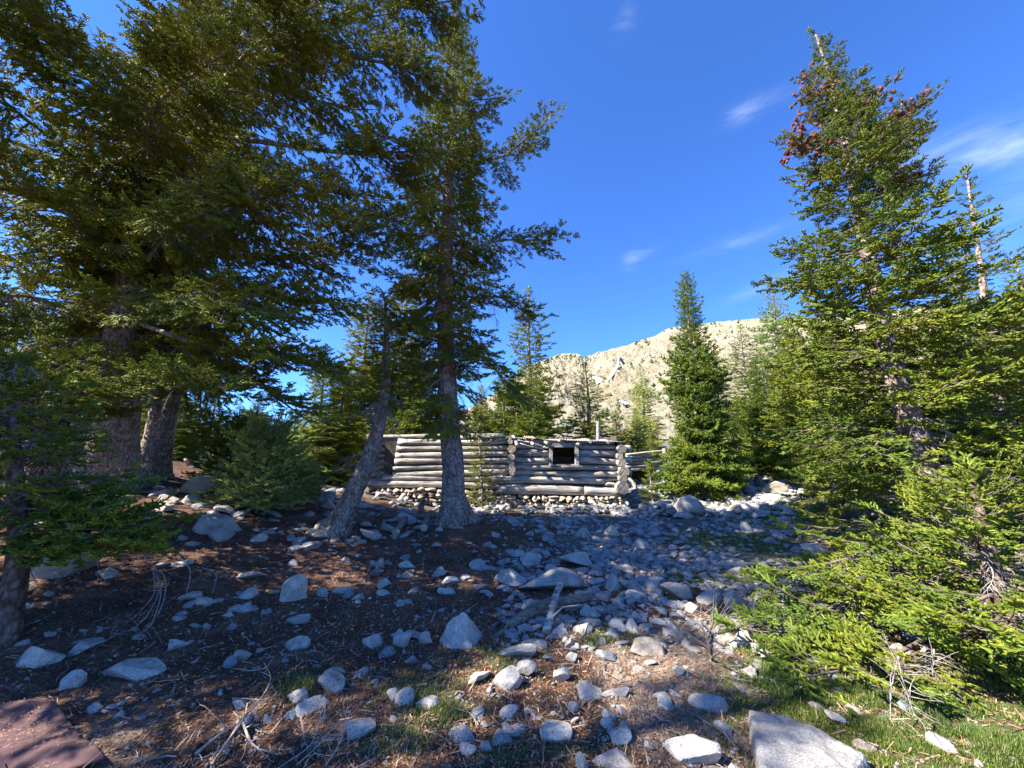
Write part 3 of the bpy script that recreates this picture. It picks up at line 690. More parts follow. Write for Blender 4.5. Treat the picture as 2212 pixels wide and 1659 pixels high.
key_rock(912, 1538, 72, 32, 'flat-topped rock of a touching pair at lower centre', 35, .6, .1, (0, 0), .3)
key_rock(1092, 1495, 76, 54, 'leaning rounded grey boulder at the end of the grassy strip', 36, .6, .2, (.15, 0), .2, rz=.3)
key_rock(1139, 1466, 54, 42, 'domed grey rock behind the leaning rounded boulder', 37, .6, .2, (0, 0), .2, rz=-.4)
key_rock(800, 1404, 78, 36, 'low wedge stone, first in a row leading to the pointed boulder', 38, .6, .4, (.1, 0), .3)
key_rock(863, 1398, 54, 36, 'round-topped stone, second in a row leading to the pointed boulder', 39, .6, .2, (0, 0), .3)
key_rock(917, 1397, 44, 30, 'tilted stone nearest the left side of the pointed boulder', 40, .6, .3, (.1, 0), .3)
key_rock(640, 1352, 60, 24, 'dusky rounded stone stacked behind another at left of centre', 41, .6, .1, (0, 0), .25)
key_rock(633, 1405, 60, 34, 'oval tilted stone with a bright rim at left of centre', 42, .5, .2, (.1, 0), .25)
key_rock(1402, 1422, 108, 44, 'low brown dome half buried in the sandy soil', 43, .8, .2, (0, 0), .5, 'rock_warm')
key_rock(1336, 1512, 76, 28, 'long white stone split by shadow in the bare soil', 44, .4, .1, (0, 0), .3, rz=-.2)
key_rock(1216, 1480, 46, 38, 'square pale stone beside a smaller round one', 45, .7, .2, (0, 0), .25)
key_rock(1240, 1540, 26, 22, 'small bluish egg-shaped stone, the upper of two in the shadow', 46, .8, .1, (0, 0), .2, cuts=3, sub=3)
key_rock(1316, 1585, 34, 30, 'bluish egg-shaped stone, the lower of two in the shadow', 47, .8, .15, (-.1, 0), .2, cuts=3, sub=3)
key_rock(1008, 1638, 44, 32, 'round blue-grey stone at the bottom, left of its smaller twin', 48, .8, .1, (0, 0), .2, cuts=4)
key_rock(1050, 1630, 34, 24, 'smaller round stone beside the round blue-grey one at the bottom', 49, .8, .1, (0, 0), .2, cuts=4, sub=3)
key_rock(1260, 1672, 34, 44, 'upright small stone cut by the bottom edge', 50, .8, .3, (0, 0), .2, sub=3)
key_rock(1330, 1675, 100, 34, 'blue-grey slab tip showing at the bottom edge', 51, .8, .1, (0, 0), .3)
key_rock(1455, 1380, 70, 22, 'flat pale stone at the edge of the sandy patch', 52, .6, .1, (0, 0), .4)
key_rock(1545, 1312, 62, 40, 'rounded blue-grey boulder of the cluster at the spruce tips', 53, .7, .2, (0, 0), .2)
key_rock(1600, 1325, 60, 48, 'tall blue-grey boulder half under the spruce branches', 54, .7, .3, (0, 0), .2)
key_rock(1508, 1328, 48, 26, 'low smooth stone in front of the spruce-side boulders', 55, .7, .1, (0, 0), .3)
key_rock(1497, 1117, 82, 52, 'large pale rounded boulder beside the stone pile right of the cabin', 56, .8, .25, (-.1, 0), .2)
key_rock(1485, 1122, 44, 18, 'grey rock at the foot of the large pale boulder', 57, .8, .1, (0, 0), .2)
key_rock(1395, 1108, 46, 24, 'grey block in the loose stone pile off the cabin corner', 58, .8, .1, (0, 0), .2)
key_rock(1350, 1102, 44, 26, 'pointed pale block leaning on the cabin corner stones', 59, .8, .3, (0, 0), .2)
key_rock(1690, 1068, 60, 32, 'orange-stained boulder on the far scree beside the big spruce', 60, .8, .2, (0, 0), .2, 'rock_warm')
key_rock(1388, 1184, 46, 22, 'wedge-shaped blue-grey rock in the open shade', 61, .7, .4, (0, 0), .2)
key_rock(1340, 1187, 1, 1, 'x', 62) if False else None
key_rock(1480, 1296, 90, 40, 'flat fractured blue-grey rock in the middle of the scree', 63, .7, .1, (0, 0), .3)
key_rock(1325, 1160, 38, 26, 'brownish rounded rock among pale stones below the cabin', 64, .7, .2, (0, 0), .25, 'rock_warm')
key_rock(1262, 1163, 44, 22, 'blocky grey rock below the window of the cabin', 65, .7, .1, (0, 0), .25)
key_rock(820, 1232, 32, 26, 'dull brown upright stone alone on the dark duff', 66, .7, .4, (0, 0), .2, 'rock_warm', sub=3)
key_rock(875, 1230, 44, 18, 'pale kidney-shaped stone right of the dull brown one', 67, .6, .1, (0, 0), .3, sub=3)
key_rock(1780, 1545, 56, 28, 'tan flat stone in the green grass above the granite slab', 68, .8, .1, (0, 0), .5, 'rock_warm')
key_rock(1880, 1628, 56, 40, 'tan stone sunk in the grass at lower right', 69, .8, .15, (0, 0), .4, 'rock_warm')
key_rock(1270, 1375, 64, 30, 'pale stone under the near end of the crossed dead logs', 70, .7, .2, (0, 0), .3)
key_rock(1235, 1300, 40, 20, 'bluish stone right under the upright dead log', 71, .7, .2, (0, 0), .3)
key_rock(1275, 1335, 52, 28, 'rounded stone beyond the right end of the crossed dead logs', 72, .7, .1, (0, 0), .3)
key_rock(1335, 1280, 46, 40, 'upright angular blue-grey rock right of the slab boulder', 73, .7, .4, (-.2, 0), .2)
# clear area around things the scatter must not cross
AVOID = list(KEY)
print('key rocks', len(KEY))
RV = {s: [rock_shape(500 + i, s, cuts=8, rough=.07, peak=.25 * (i % 3)) for i in range(14)] for s in (1, 2, 3)}
RM = [[None] * 14 for _ in range(2)]
def scatter():
    rg = np.random.default_rng(21); out = []
    def region(n, x0, x1, y0, y1, smin, smax, dens=None, k=2.2, warm=.15):
        X = rg.uniform(x0, x1, n); Y = rg.uniform(y0, y1, n); Sz = smin + (smax - smin) * rg.random(n) ** k
        keep = np.ones(n, bool) if dens is None else rg.random(n) < dens(X, Y)
        for x, y, s in zip(X[keep], Y[keep], Sz[keep]): out.append((x, y, s))
    scree = lambda X, Y: np.clip(sst(-.2, 1.6, X + .6 * noise(X, Y, 4.)) * sst(3.5, 4.8, Y + .5 * noise(X * 1.1, Y, 9.)) * (.6 + .6 * noise(X * 1.2, Y * 1.2, 6.)) * (1 - .75 * sst(4.6, 6.0, X) * (1 - sst(10, 12, Y))), 0, 1)
    region(6500, -.5, 9, 3.6, 12.2, .035, .27, scree, 2.8)
    region(3200, -2, 9, 4, 12.0, .04, .14, scree, 2)
    region(2600, -.2, 3.6, 3.3, 7.0, .03, .2, lambda X, Y: sst(-.2, .5, X + .4 * noise(X * 1.5, Y * 1.5, 4.)) * sst(3.3, 4.2, Y), 2.2)
    region(2600, -8, .8, 2.6, 11, .025, .3, lambda X, Y: .5 + .5 * noise(X * 1.1, Y * 1.1, 2.), 3.2)
    region(330, -8, -2, 6.2, 10.5, .1, .55, lambda X, Y: .5 + .5 * noise(X * .9, Y * .9, 8.), 2.0)
    region(240, -3.2, 2.9, 1.9, 5, .02, .15, None, 2.6)
    region(110, 1.0, 3.2, 2.2, 5.2, .04, .2, None, 1.6)
    back = lambda X, Y: sst(3.2, 4.4, X) * np.clip(.75 + .4 * noise(X * .5, Y * .5, 3.), 0, 1)
    region(5200, 3.2, 20, 11.0, 24, .12, .6, back, 2.0)
    region(500, 5, 18, 6.5, 12, .1, .5, None, 2.2)
    region(900, -13, 3, 10, 22, .1, .5, lambda X, Y: np.where((Y > 16) | (X < -4.6), .7, 0), 2.2)
    pile = rg.normal(0, 1, (170, 2))
    for a, b in pile: out.append((4.6 + a * .7, 11.3 + b * .35, rg.uniform(.1, .3)))
    for k in range(140): out.append((rg.uniform(-4.0, 3.2), rg.uniform(11.2, 11.95), rg.uniform(.08, .26)))
    res = []
    for (x, y, s) in out:
        bad = False
        for (kx, ky, kr) in AVOID:
            if (x - kx) ** 2 + (y - ky) ** 2 < (kr * .85 + s * .3) ** 2: bad = True; break
        if bad or (-4.6 < x < 3.55 and 12.05 < y < 15.6): continue
        if abs(x - .2) < 0.0: continue
        res.append((x, y, s))
    return res, rg
TREEPOS = []
SC, rgs = scatter()
pile_h = lambda x, y: .38 * np.exp(-(((x - 4.6) / .8) ** 2 + ((y - 11.4) / .45) ** 2)) + .14 * float(sst(10.9, 11.9, y)) * (1 if -4.2 < x < 3.4 and y < 12.05 else 0)
def infr(x, y):
    yc = y * math.cos(PITCH) - 1.4 * math.sin(PITCH); u = CX + FPX * x / yc; return yc > 1.2 and -30 < u < 2240
SC = [(x, y, s, s / y if infr(x, y) else 0) for (x, y, s) in SC]; SC.sort(key=lambda q: -q[3])
GR = [('weathered grey stones strewn over the shaded ground below the cabin', lambda x, y: x > -.2 and y > 4.6 and y < 11.2), ('sunlit pale stones covering the rocky slope behind and right of the cabin', lambda x, y: y >= 11.2),
      ('stones half buried in the brown needle duff under the left trees', lambda x, y: x <= -.2), ('small stones beside the bare foreground path', lambda x, y: True)]
STONES = []
NI = 300 - len(KEY); b = MB()
for idx, (x, y, s, a) in enumerate(SC):
    z = float(hgt(x, y)) + float(pile_h(x, y)); i = rgs.integers(14); dims = np.array([s * rgs.uniform(.9, 1.3), s * rgs.uniform(.7, 1.0), s * rgs.uniform(.28, .62)])
    if idx < NI:
        q = RM[0]
        if q[i] is None: mb = MB(); mb.add(*RV[3][i], 0, False); q[i] = mb.mesh('stone', [M['rock']])
        o = link('stone', q[i], loc=(x, y, z + dims[2] * rgs.uniform(.0, .25))); o.scale = tuple(dims); o.rotation_euler = (rgs.normal(0, .22), rgs.normal(0, .22), rgs.uniform(0, 6.28))
        for g, fn in GR:
            if fn(x, y): break
        sg = {0: 'one of the many plain grey stones strewn over the ground below the cabin', 1: 'one of the many pale stones on the slope beyond the cabin', 2: 'one of the plain stones scattered in brown needles under the left trees', 3: 'one of the plain small stones on the bare foreground soil'}[[k[0] for k in GR].index(g)]
        tag(o, sg, 'stone', g); STONES.append(o)
    else:
        sub = 2 if s / y > .012 else 1
        V, F = RV[sub][i]; c, sn = math.cos(rgs.uniform(0, 6.28)), 0; th = rgs.uniform(0, 6.28); c, sn = math.cos(th), math.sin(th)
        V = V * dims; tl = rgs.normal(0, .25); V = np.stack([V[:, 0] * c - V[:, 1] * sn, V[:, 0] * sn + V[:, 1] * c, V[:, 2] + V[:, 0] * tl], 1) + np.array([x, y, z + dims[2] * rgs.uniform(-.05, .25)])
        b.add(V, F, 0, False)
tag(link('loose_stones', b.mesh('loose_stones', [M['rock']])), 'countless loose grey and pale stones littering the ground around the cabin', 'stones', kind='stuff')
LM = [(997, 1362, 'the pointed speckled boulder'), (617, 1273, 'the wedge-shaped blue-grey boulder'), (248, 1450, 'the long flat-topped boulder'), (35, 1425, 'the pale slab at the left edge'), (425, 1130, 'the domed boulder in the clearing'), (403, 1047, 'the dark rounded boulder'), (1190, 1262, 'the cracked slab boulder'),
      (1548, 1525, 'the smooth whitish elongated rock'), (1760, 1610, 'the big bottom-edge slab'), (1195, 1582, 'the bottom blue-grey boulder'), (706, 1480, 'the speckled block by the grass tuft'), (890, 1520, 'the touching pair of rocks'), (1092, 1470, 'the leaning rounded boulder'), (1402, 1400, 'the half-buried brown dome'),
      (1600, 1300, 'the boulder under the spruce tips'), (1497, 1095, 'the large boulder right of the cabin'), (1220, 1065, 'the cabin wall'), (985, 1128, 'the tall central trunk'), (730, 1140, 'the leaning trunk'), (222, 1045, 'the massive left trunk'), (80, 1590, 'the maroon mat'), (2050, 1240, 'the coned fir trunk'), (1690, 1060, 'the orange-stained boulder'), (1230, 1335, 'the crossed dead logs'), (1570, 1050, 'the grey stump'), (757, 1585, 'the white pyramid rock')]
def uv_of(p):
    dz = p[2] - EYE; yc = p[1] * math.cos(PITCH) + dz * math.sin(PITCH); return CX + FPX * p[0] / yc, CY - FPX * (dz * math.cos(PITCH) - p[1] * math.sin(PITCH)) / yc, yc
buck = {}
for o in STONES:
    u, v, yc = uv_of(o.location); d, q = min((math.hypot(u - a, (v - b_) * 1.6), (a, b_, n)) for a, b_, n in LM); du, dv = u - q[0], v - q[1]
    rel = ('right of' if du > 0 else 'left of') if abs(du) > abs(dv) * 1.3 else ('in front of' if dv > 0 else 'beyond')
    buck.setdefault((rel, q[2]), []).append((d, o))
TEENS = ['eleventh', 'twelfth', 'thirteenth', 'fourteenth', 'fifteenth', 'sixteenth', 'seventeenth', 'eighteenth', 'nineteenth', 'twentieth'] + ['twenty-' + w for w in ('first', 'second', 'third', 'fourth', 'fifth', 'sixth', 'seventh', 'eighth', 'ninth')] + ['thirtieth'] + ['thirty-' + w for w in ('first', 'second', 'third', 'fourth', 'fifth', 'sixth', 'seventh', 'eighth', 'ninth')]
ORD = ['nearest', 'second nearest', 'third nearest', 'fourth nearest', 'fifth nearest', 'sixth nearest', 'seventh nearest', 'eighth nearest', 'ninth nearest', 'tenth nearest'] + [w + ' nearest' for w in TEENS]
for (rel, n), L_ in buck.items():
    L_.sort(key=lambda q: q[0])
    for i, (d, o) in enumerate(L_): 
        sz = max(o.scale) * (1 if n else 1); kind = 'broad flat' if o.scale.z < .38 * max(o.scale) else 'blocky'
        o['label'] = (ORD[i] if i < len(ORD) else 'farther') + ' ' + kind + ' stone ' + rel + ' ' + n
print('scatter', len(SC))
# ------------------------------------------------------------------ cabin
YW = 12.35
def zc(zx, zy, Y=YW): return atY(796.3 + zx * .32, 840.6 + zy * .32, Y)
ZP = .32 * 12.6 / FPX
cabin = empty('log_cabin', (0, YW, float(hgt(0, YW))), 'low weathered log cabin ruin with square dark window and tin roof', 'cabin')
CB = Vector(cabin.location)
logrg = np.random.default_rng(77)
def log(p0, p1, r, name='log', parent=None, mt='log', r1=None, label=None, bend=.015, sides=14):
    p0 = Vector(p0); p1 = Vector(p1); L = (p1 - p0).length; n = max(4, int(L / .18)); sd = logrg.uniform(0, 90)
    t = np.linspace(0, 1, n); X = t * L; P = np.stack([X, bend * np.sin(t * 5 + sd), bend * np.cos(t * 4 + sd)], 1)
    rr = np.linspace(r, r1 or r * .92, n) * (1 + .04 * noise(t * 4 + sd, 0 * t, 0.)); V, F = tube(P, rr, sides, rough=.09, seed=sd, rf=4)
    Vc, C0, C1 = tube_caps(V, n, sides)
    # checked, splitting end grain: ends dished a little
    b = MB(); b.add(Vc, F, 0, True); 
    b.f.append(C0); b.m.append(np.full(len(C0), 1, np.int32)); b.sm.append(np.zeros(len(C0), bool)); b.f.append(C1); b.m.append(np.full(len(C1), 1, np.int32)); b.sm.append(np.zeros(len(C1), bool))
    o = link(name, b.mesh(name, [M[mt], M['log_end']]), parent or cabin)
    d = (p1 - p0).normalized(); base = CB if (parent is None or parent == cabin) else Vector(parent.location)
    o.matrix_local = Matrix.Translation(p0 - base) @ d.to_track_quat('X', 'Z').to_matrix().to_4x4()
    if label: o['label'] = label
    return o
def wl(zx0, zy0, zx1, zy1, dpx, dpx1=None, Y=YW, **k): return log(zc(zx0, zy0, Y), zc(zx1, zy1, Y), dpx * ZP * .46 * logrg.uniform(.88, 1.1), r1=(dpx1 or dpx) * ZP * .45 * logrg.uniform(.8, 1.08), **k)
# right room, front wall
for a in ((975, 352, 1655, 362, 28), (985, 388, 1222, 388, 34), (1416, 388, 1662, 396, 32), (985, 432, 1222, 436, 50), (1416, 430, 1668, 438, 50), (965, 482, 1222, 486, 50), (1416, 480, 1672, 488, 46),
          (980, 527, 1680, 532, 40), (975, 566, 1680, 574, 42), (835, 607, 1592, 622, 56), (1594, 612, 1690, 614, 24), (1594, 641, 1692, 643, 34), (868, 672, 1450, 688, 70), (1452, 688, 1710, 694, 66)): wl(*a)
# left room, front wall
for a in ((200, 345, 455, 352, 30), (600, 326, 930, 322, 28), (200, 362, 560, 366, 44), (560, 362, 940, 352, 42), (190, 405, 940, 395, 44), (185, 448, 940, 436, 46), (180, 490, 945, 480, 46), (170, 532, 945, 522, 42),
          (165, 572, 945, 562, 40), (100, 600, 840, 604, 40), (-30, 642, 880, 648, 50)): wl(*a, Y=YW + .02)
# partition wall running back, its ends poking out of the front
for (zx, zy, d) in ((957, 328, 28), (955, 357, 32), (967, 401, 56), (963, 455, 46), (962, 500, 38), (965, 541, 46), (965, 574, 28)):
    p = zc(zx, zy, YW - .24); log(p, p + Vector((-.1, 3.0, .0)), d * ZP * .52)
# right side wall, ends poking out
for (zx, zy, d, xx) in ((1690, 404, 54, .0), (1685, 452, 40, 0), (1692, 495, 50, 0), (1712, 556, 66, .05), (1703, 603, 46, 0), (1706, 662, 72, 0)):
    p = zc(zx + 16, zy, YW - .32); log(p, p + Vector((-.16, 3.1, .02)), d * ZP * .52)
for (zy, d) in ((398, 50), (470, 50), (552, 54), (640, 60)):      # front wall ends crossing the corner
    wl(1700, zy + 6, 1768, zy + 8, d, Y=YW + .08)
# back wall and left wall
for k in range(9): 
    z = CB.z + .5 + k * .2; log((-4.3, 15.3, z), (3.3, 15.3, z), .105); log((-4.45, 12.1, z + .05), (-4.45, 15.4, z + .05), .1)
# horizontal filler behind the wall logs closes the chinks
def box(name, c, s, mt, parent, base, rot=None, jitter=0):
    b = MB(); x, y, z = [q / 2 for q in s]; V = np.array([[-x, -y, -z], [x, -y, -z], [x, y, -z], [-x, y, -z], [-x, -y, z], [x, -y, z], [x, y, z], [-x, y, z]])
    if jitter: V = V + np.random.default_rng(int(abs(c[0] * 977 + c[2] * 331))).normal(0, jitter, V.shape)
    F = np.array([[0, 3, 2, 1], [4, 5, 6, 7], [0, 1, 5, 4], [1, 2, 6, 5], [2, 3, 7, 6], [3, 0, 4, 7]]); b.add(V, F)
    o = link(name, b.mesh(name, [M[mt]]), parent); o.matrix_local = Matrix.Translation(Vector(c) - Vector(base)) @ (rot or Matrix.Identity(4)); return o
w0, w1 = zc(1242, 392), zc(1390, 508)
chk = MB()
def slab(p0, p1, y0, y1):
    x0, z1 = p0.x, p0.z; x1, z0 = p1.x, p1.z
    V = np.array([[x0, y0, z0], [x1, y0, z0], [x1, y1, z0], [x0, y1, z0], [x0, y0, z1], [x1, y0, z1], [x1, y1, z1], [x0, y1, z1]]) - np.array(CB)
    chk.add(V, np.array([[0, 3, 2, 1], [4, 5, 6, 7], [0, 1, 5, 4], [1, 2, 6, 5], [2, 3, 7, 6], [3, 0, 4, 7]]))
slab(zc(110, 352), zc(945, 650), YW + .05, YW + .09); slab(zc(960, 350), zc(1236, 690), YW + .05, YW + .09); slab(zc(1398, 360), zc(1680, 690), YW + .05, YW + .09); slab(zc(1236, 515), zc(1398, 690), YW + .05, YW + .09)
slab(Vector((-4.3, 0, CB.z + 2.25)), Vector((3.3, 0, CB.z + .3)), 15.34, 15.38); addw = lambda x0, x1: slab(Vector((x0, 0, CB.z + 2.2)), Vector((x1, 0, CB.z + .3)), 12.5, 15.3); addw(3.36, 3.40); addw(-.16, -.12); addw(-4.5, -4.46)  # back, side and partition slabs added to keep light out of the room
M['chink'] = simple('dark_gap_filler', (.05, .042, .035), .95, 0, (.11, .095, .08), 14)  # shade of the gaps between logs put into the filler's dark colour
link('chink_light_block', chk.mesh('chink_light_block', [M['chink']]), cabin)
win = link('window', None, cabin); 
def wpart(name, a, b_, y, th, mt='log'):
    c = (zc(*a, Y=y) + zc(*b_, Y=y)) / 2; d = zc(*b_, Y=y) - zc(*a, Y=y); return (name, c, (abs(d.x), th, abs(d.z)), mt)
bpy.data.objects.remove(win)
fb = MB(); 
def addbox(b, c, s, mi=0, base=CB):
    x, y, z = [q / 2 for q in s]; V = np.array([[-x, -y, -z], [x, -y, -z], [x, y, -z], [-x, y, -z], [-x, -y, z], [x, -y, z], [x, y, z], [-x, y, z]]) + np.array(c) - np.array(base)
    b.add(V, np.array([[0, 3, 2, 1], [4, 5, 6, 7], [0, 1, 5, 4], [1, 2, 6, 5], [2, 3, 7, 6], [3, 0, 4, 7]]), mi)
for (a, c2, yo) in (((1217, 376), (1242, 515), -.13), ((1390, 380), (1418, 515), -.13), ((1242, 380), (1390, 393), -.10), ((1242, 507), (1390, 516), -.10)):
    n, c, s, mt = wpart('f', a, c2, YW + yo, .16); addbox(fb, c, s)
win = link('window', fb.mesh('window', [M['log']]), cabin); win['label'] = 'square open window hole with weathered plank frame'
b = MB(); n, c, s, mt = wpart('s', (1300, 516), (1440, 528), YW - .16, .14); addbox(b, c, s); link('sill', b.mesh('sill', [M['log']]), win)
bn = MB(); n, c, s, mt = wpart('l', (1240, 366), (1420, 379), YW - .12, .12); addbox(bn, c, s); link('lintel', bn.mesh('lintel', [M['log']]), win)
# interior floor so the room stays dark
# rafters
for (a, c2, d) in (((975, 322), (1010, 384), 26), ((1080, 345), (1122, 378), 24), ((1172, 350), (1216, 368), 26), ((1276, 346), (1298, 352), 26), ((1366, 346), (1428, 378), 24), ((1480, 346), (1500, 354), 20), ((1600, 350), (1620, 356), 20)):
    e = zc(c2[0], c2[1], YW - .36); i = zc(a[0], a[1], YW - .02); back = i + (i - e).normalized() * .01 + Vector((0, 2.9, .16)); 
    log(e, i, d * ZP * .45, name='rafter', sides=10); log(i + Vector((0, .02, .0)), back, d * ZP * .42, name='rafter', sides=8)
# splintered boards under the roof at the left of the room
for (a, c2, d) in (((1010, 362), (1190, 412), 10), ((1060, 350), (1210, 398), 9), ((1000, 345), (1100, 362), 9), ((1180, 392), (1215, 396), 22)): wl(*a, *c2, d, d * .5, Y=YW - .17, name='broken_board', sides=6)
# corrugated tin roof in sheets
def roof_sheet(u0, u1, v0, v1, mt, yf, yb, rise, dz=0, rip=True, seed=0):
    a = atY(u0, v0, yf); c = atY(u1, v1, yf); n = 70; t = np.linspace(0, 1, n); m = 9; rg = np.random.default_rng(seed); V = []
    for i in range(m):
        q = i / (m - 1); sag = -.03 * math.sin(q * math.pi); x = a.x + (c.x - a.x) * t; z = a.z + (c.z - a.z) * t + rise * q + sag + dz
        z = z + .011 * np.sin(x / .076 * 2 * math.pi) + .025 * noise(x * 1.6, x * 0 + q * 2.5, float(seed)); y = yf + (yb - yf) * q + (0.09 * noise(x * 3, 0 * x, seed + 2.) if i == 0 else 0)
        V.append(np.stack([x, np.broadcast_to(y, x.shape), z], 1))
    V = np.concatenate(V) - np.array(CB); V2 = V - np.array([0, 0, .006]); k = m * n
    i = np.arange(m - 1)[:, None]; j = np.arange(n - 1)[None]; F = np.stack([i * n + j, i * n + j + 1, (i + 1) * n + j + 1, (i + 1) * n + j], -1).reshape(-1, 4)
    e = np.arange(n - 1); E = np.stack([e, e + k, e + 1 + k, e + 1], 1)
    b = MB(); b.add(np.concatenate([V, V2]), np.concatenate([F, F[:, ::-1] + k, E]), 0, False); o = link('roof_sheet', b.mesh('roof_sheet', [M[mt]]), cabin)
    if mt == 'tin_red': o['label'] = 'rust-red patch of roof tin'
    return o
for k, a in enumerate(((1076, 1138, 942, 946, 'tin', YW - .2, 15.6, .2), (1134, 1160, 946, 947.5, 'tin_red', YW - .23, 14.4, .18), (1156, 1212, 947.5, 950, 'tin', YW - .18, 15.6, .19), (1206, 1262, 949.5, 952.5, 'tin', YW - .24, 15.6, .18), (1256, 1300, 952.5, 953, 'tin', YW - .17, 15.6, .17), (1292, 1348, 952.5, 955.5, 'tin', YW - .24, 15.6, .15))):
    roof_sheet(*a[:5], *a[5:], dz=.015 * (k % 2), seed=k)
rb = MB(); A_ = [atY(1085, 950, YW - .1), atY(1345, 961, YW - .1)]
Vr = np.array([[a.x, y, a.z + .14 * (y - YW) / 3.2 + dz] for dz in (-.05, -.025) for y in (YW - .1, 15.35) for a in A_]) - np.array(CB); rb.add(Vr, np.array([[0, 2, 3, 1], [4, 5, 7, 6], [0, 1, 5, 4], [1, 3, 7, 5], [3, 2, 6, 7], [2, 0, 4, 6]])); link('roof_light_block', rb.mesh('roof_light_block', [M['drift']]), cabin)  # unseen slab added under the tin so no light leaks into the room
for k in range(9): log((-4.4, 12.5 + k * .33, CB.z + 2.16 + .02 * k), (-.35, 12.5 + k * .33, CB.z + 2.2 + .02 * k), .06, name='roof_pole', sides=7)
pa, pb = atY(1291.5, 955, 13.3), atY(1292.5, 911, 13.3)
V, F = tube([tuple(pa - CB - Vector((0, 0, .4))), tuple((pa + pb) / 2 - CB), tuple(pb - CB)], .062, 20); V2, F2 = tube([tuple(pb - CB - Vector((0, 0, .05))), tuple(pb - CB + Vector((0, 0, .012)))], .07, 20)
b = MB(); b.add(V, F, 0, True); b.add(V2, F2, 0, True); b.add(*tube_caps(V, 3, 20)[0:2], 0) ; link('stovepipe', b.mesh('stovepipe', [M['tin']]), cabin)
# dry stone foundation: courses of fitted stones
b = MB(); rg = np.random.default_rng(8)
for (zx0, zx1, zy0, zy1, rows) in ((-40, 520, 668, 775, 5), (520, 880, 680, 785, 5), (880, 1700, 716, 800, 4)):
    for r in range(rows):
        zx = zx0 + rg.uniform(0, 20)
        while zx < zx1:
            w = rg.uniform(24, 70); y_ = zy0 + (zy1 - zy0) * (r + .5) / rows + rg.normal(0, 2.5) + (zx - zx0) * .01; p = zc(zx + w / 2, y_, YW - .1); Vv, Ff = RV[2][rg.integers(14)]
            hh = (zy1 - zy0) / rows * ZP * rg.uniform(1.05, 1.35); b.add(Vv * np.array([w * ZP * 1.08, .32, hh]) + np.array(p - CB) + np.array([0, rg.normal(.0, .03), 0]), Ff, 0, False); zx += w
link('foundation', b.mesh('foundation', [M['rock_warm']]), cabin)
# low log wall standing behind, right of the cabin
lw = empty('log_wall', (5.8, 16.5, float(hgt(5.8, 16.5))), 'low broken wall of stacked logs behind the right end of the cabin', 'log wall')
for (zx0, zy0, zx1, zy1, d) in ((1735, 442, 2015, 418, 17), (1735, 462, 2010, 440, 18), (1735, 484, 1990, 462, 20), (1735, 503, 2012, 486, 17), (1735, 523, 2005, 508, 18), (1735, 544, 2000, 530, 18)):
    log(zc(zx0, zy0, 16.5), zc(zx1, zy1, 16.9), d * ZP * .7, parent=lw)
log(zc(1998, 405, 16.7), zc(2002, 440, 16.7), .1, parent=lw, name='post')
# ------------------------------------------------------------------ trees near the camera
def cone_prof(top, low, p=.8, tail=1.0):      # branch length from top (t=0) to bottom (t=1)
    return lambda t: (top + (low - top) * min(1, t * 1.0) ** p) * (1 if t < .85 else tail)
# big left trunk cluster
b1 = onground(222, 1047)
R1_, T1, C1_, K1 = near_tree('spruce_tree', b1, 'massive old spruce with thick pale-barked trunk rising through the dense crown at left', [(.05, 0, 1.0), px(262, 780, b1.y, b1), px(318, 430, b1.y + .1, b1), (px(318, 430, b1.y, b1)[0] + .25, .4, 9.0), (.3 + px(318, 430, b1.y, b1)[0], .6, 12.0)],
    .34, 'spruce', 2.9, cone_prof(.2, 3.0, .62), 96, 11, (.35, -.38), 'bark', fill=44, fz=(.15, 1.0), flare=.35, ndead=30, dz=(2.0, 7), dl=(.7, 1.6), skip=lambda az, z, r: (2.8 < z < 6.2 and abs(az - 5.5) < .5 and r.random() < .85) or (z < 4.5 and 3.3 < az < 4.8 and r.random() < .5) or (z > 8 and r.random() < .3))
b2 = onground(285, 1030); b2.y += .35
R2_, T2, C2_, K2 = near_tree('spruce_tree', b2, 'leaning spruce right behind the massive trunk, its dark drooping crown hanging over the clearing', [(.12, 0, 1.0), (.6, -.5, 3.6), (1.8, -1.9, 7.5), (2.7, -2.7, 10), (3.3, -3.2, 12.6)],
    .26, 'spruce', 3.3, cone_prof(.5, 2.4, .5), 66, 12, (.3, -.45), 'bark', flare=.4, ndead=26, dz=(2, 9), dl=(.7, 1.5))
b3 = onground(165, 1015)
R3_, T3, C3_, K3 = near_tree('spruce_tree', b3, 'spruce trunk left of and behind the massive one, its bark catching a strip of sun', [(.1, 0, 1.2), (.4, 0, 3.5), (.5, 0, 6), (.55, 0, 8.2)], .3, 'spruce', 3.4, cone_prof(.3, 1.9, .6), 56, 13, (.3, -.4), 'bark', flare=.4, ndead=16, dz=(2, 6), dl=(.7, 1.4))
# long limbs that give the left mass its outline
def L(root, tk, cr, K, zs, targets, base, r0, seed, **k):
    a = at_height(K, zs); pts = [tuple(a)] + [px(u, v, Y, base) for (u, v, Y) in targets]; limb(root, tk, cr, pts, r0, 'spruce', seed, **k)
L(R2_, T2, C2_, K2, 5.0, [(620, 560, 6.8), (780, 500, 6.2)], b2, .05, 41, Ls=(.8, 1.3), gap=.4)
L(R2_, T2, C2_, K2, 4.2, [(560, 640, 6.8), (690, 650, 6.4)], b2, .05, 42, Ls=(.7, 1.1), gap=.4)
L(R2_, T2, C2_, K2, 7.2, [(740, 330, 6.2), (850, 330, 5.8)], b2, .05, 43, Ls=(.8, 1.2), gap=.5)
L(R2_, T2, C2_, K2, 9.0, [(800, 130, 6.2), (900, 150, 5.8)], b2, .05, 44, Ls=(.8, 1.2), gap=.5)
L(R2_, T2, C2_, K2, 10.5, [(850, 10, 6.2), (930, 10, 5.8)], b2, .05, 46, Ls=(.8, 1.2), gap=.5)
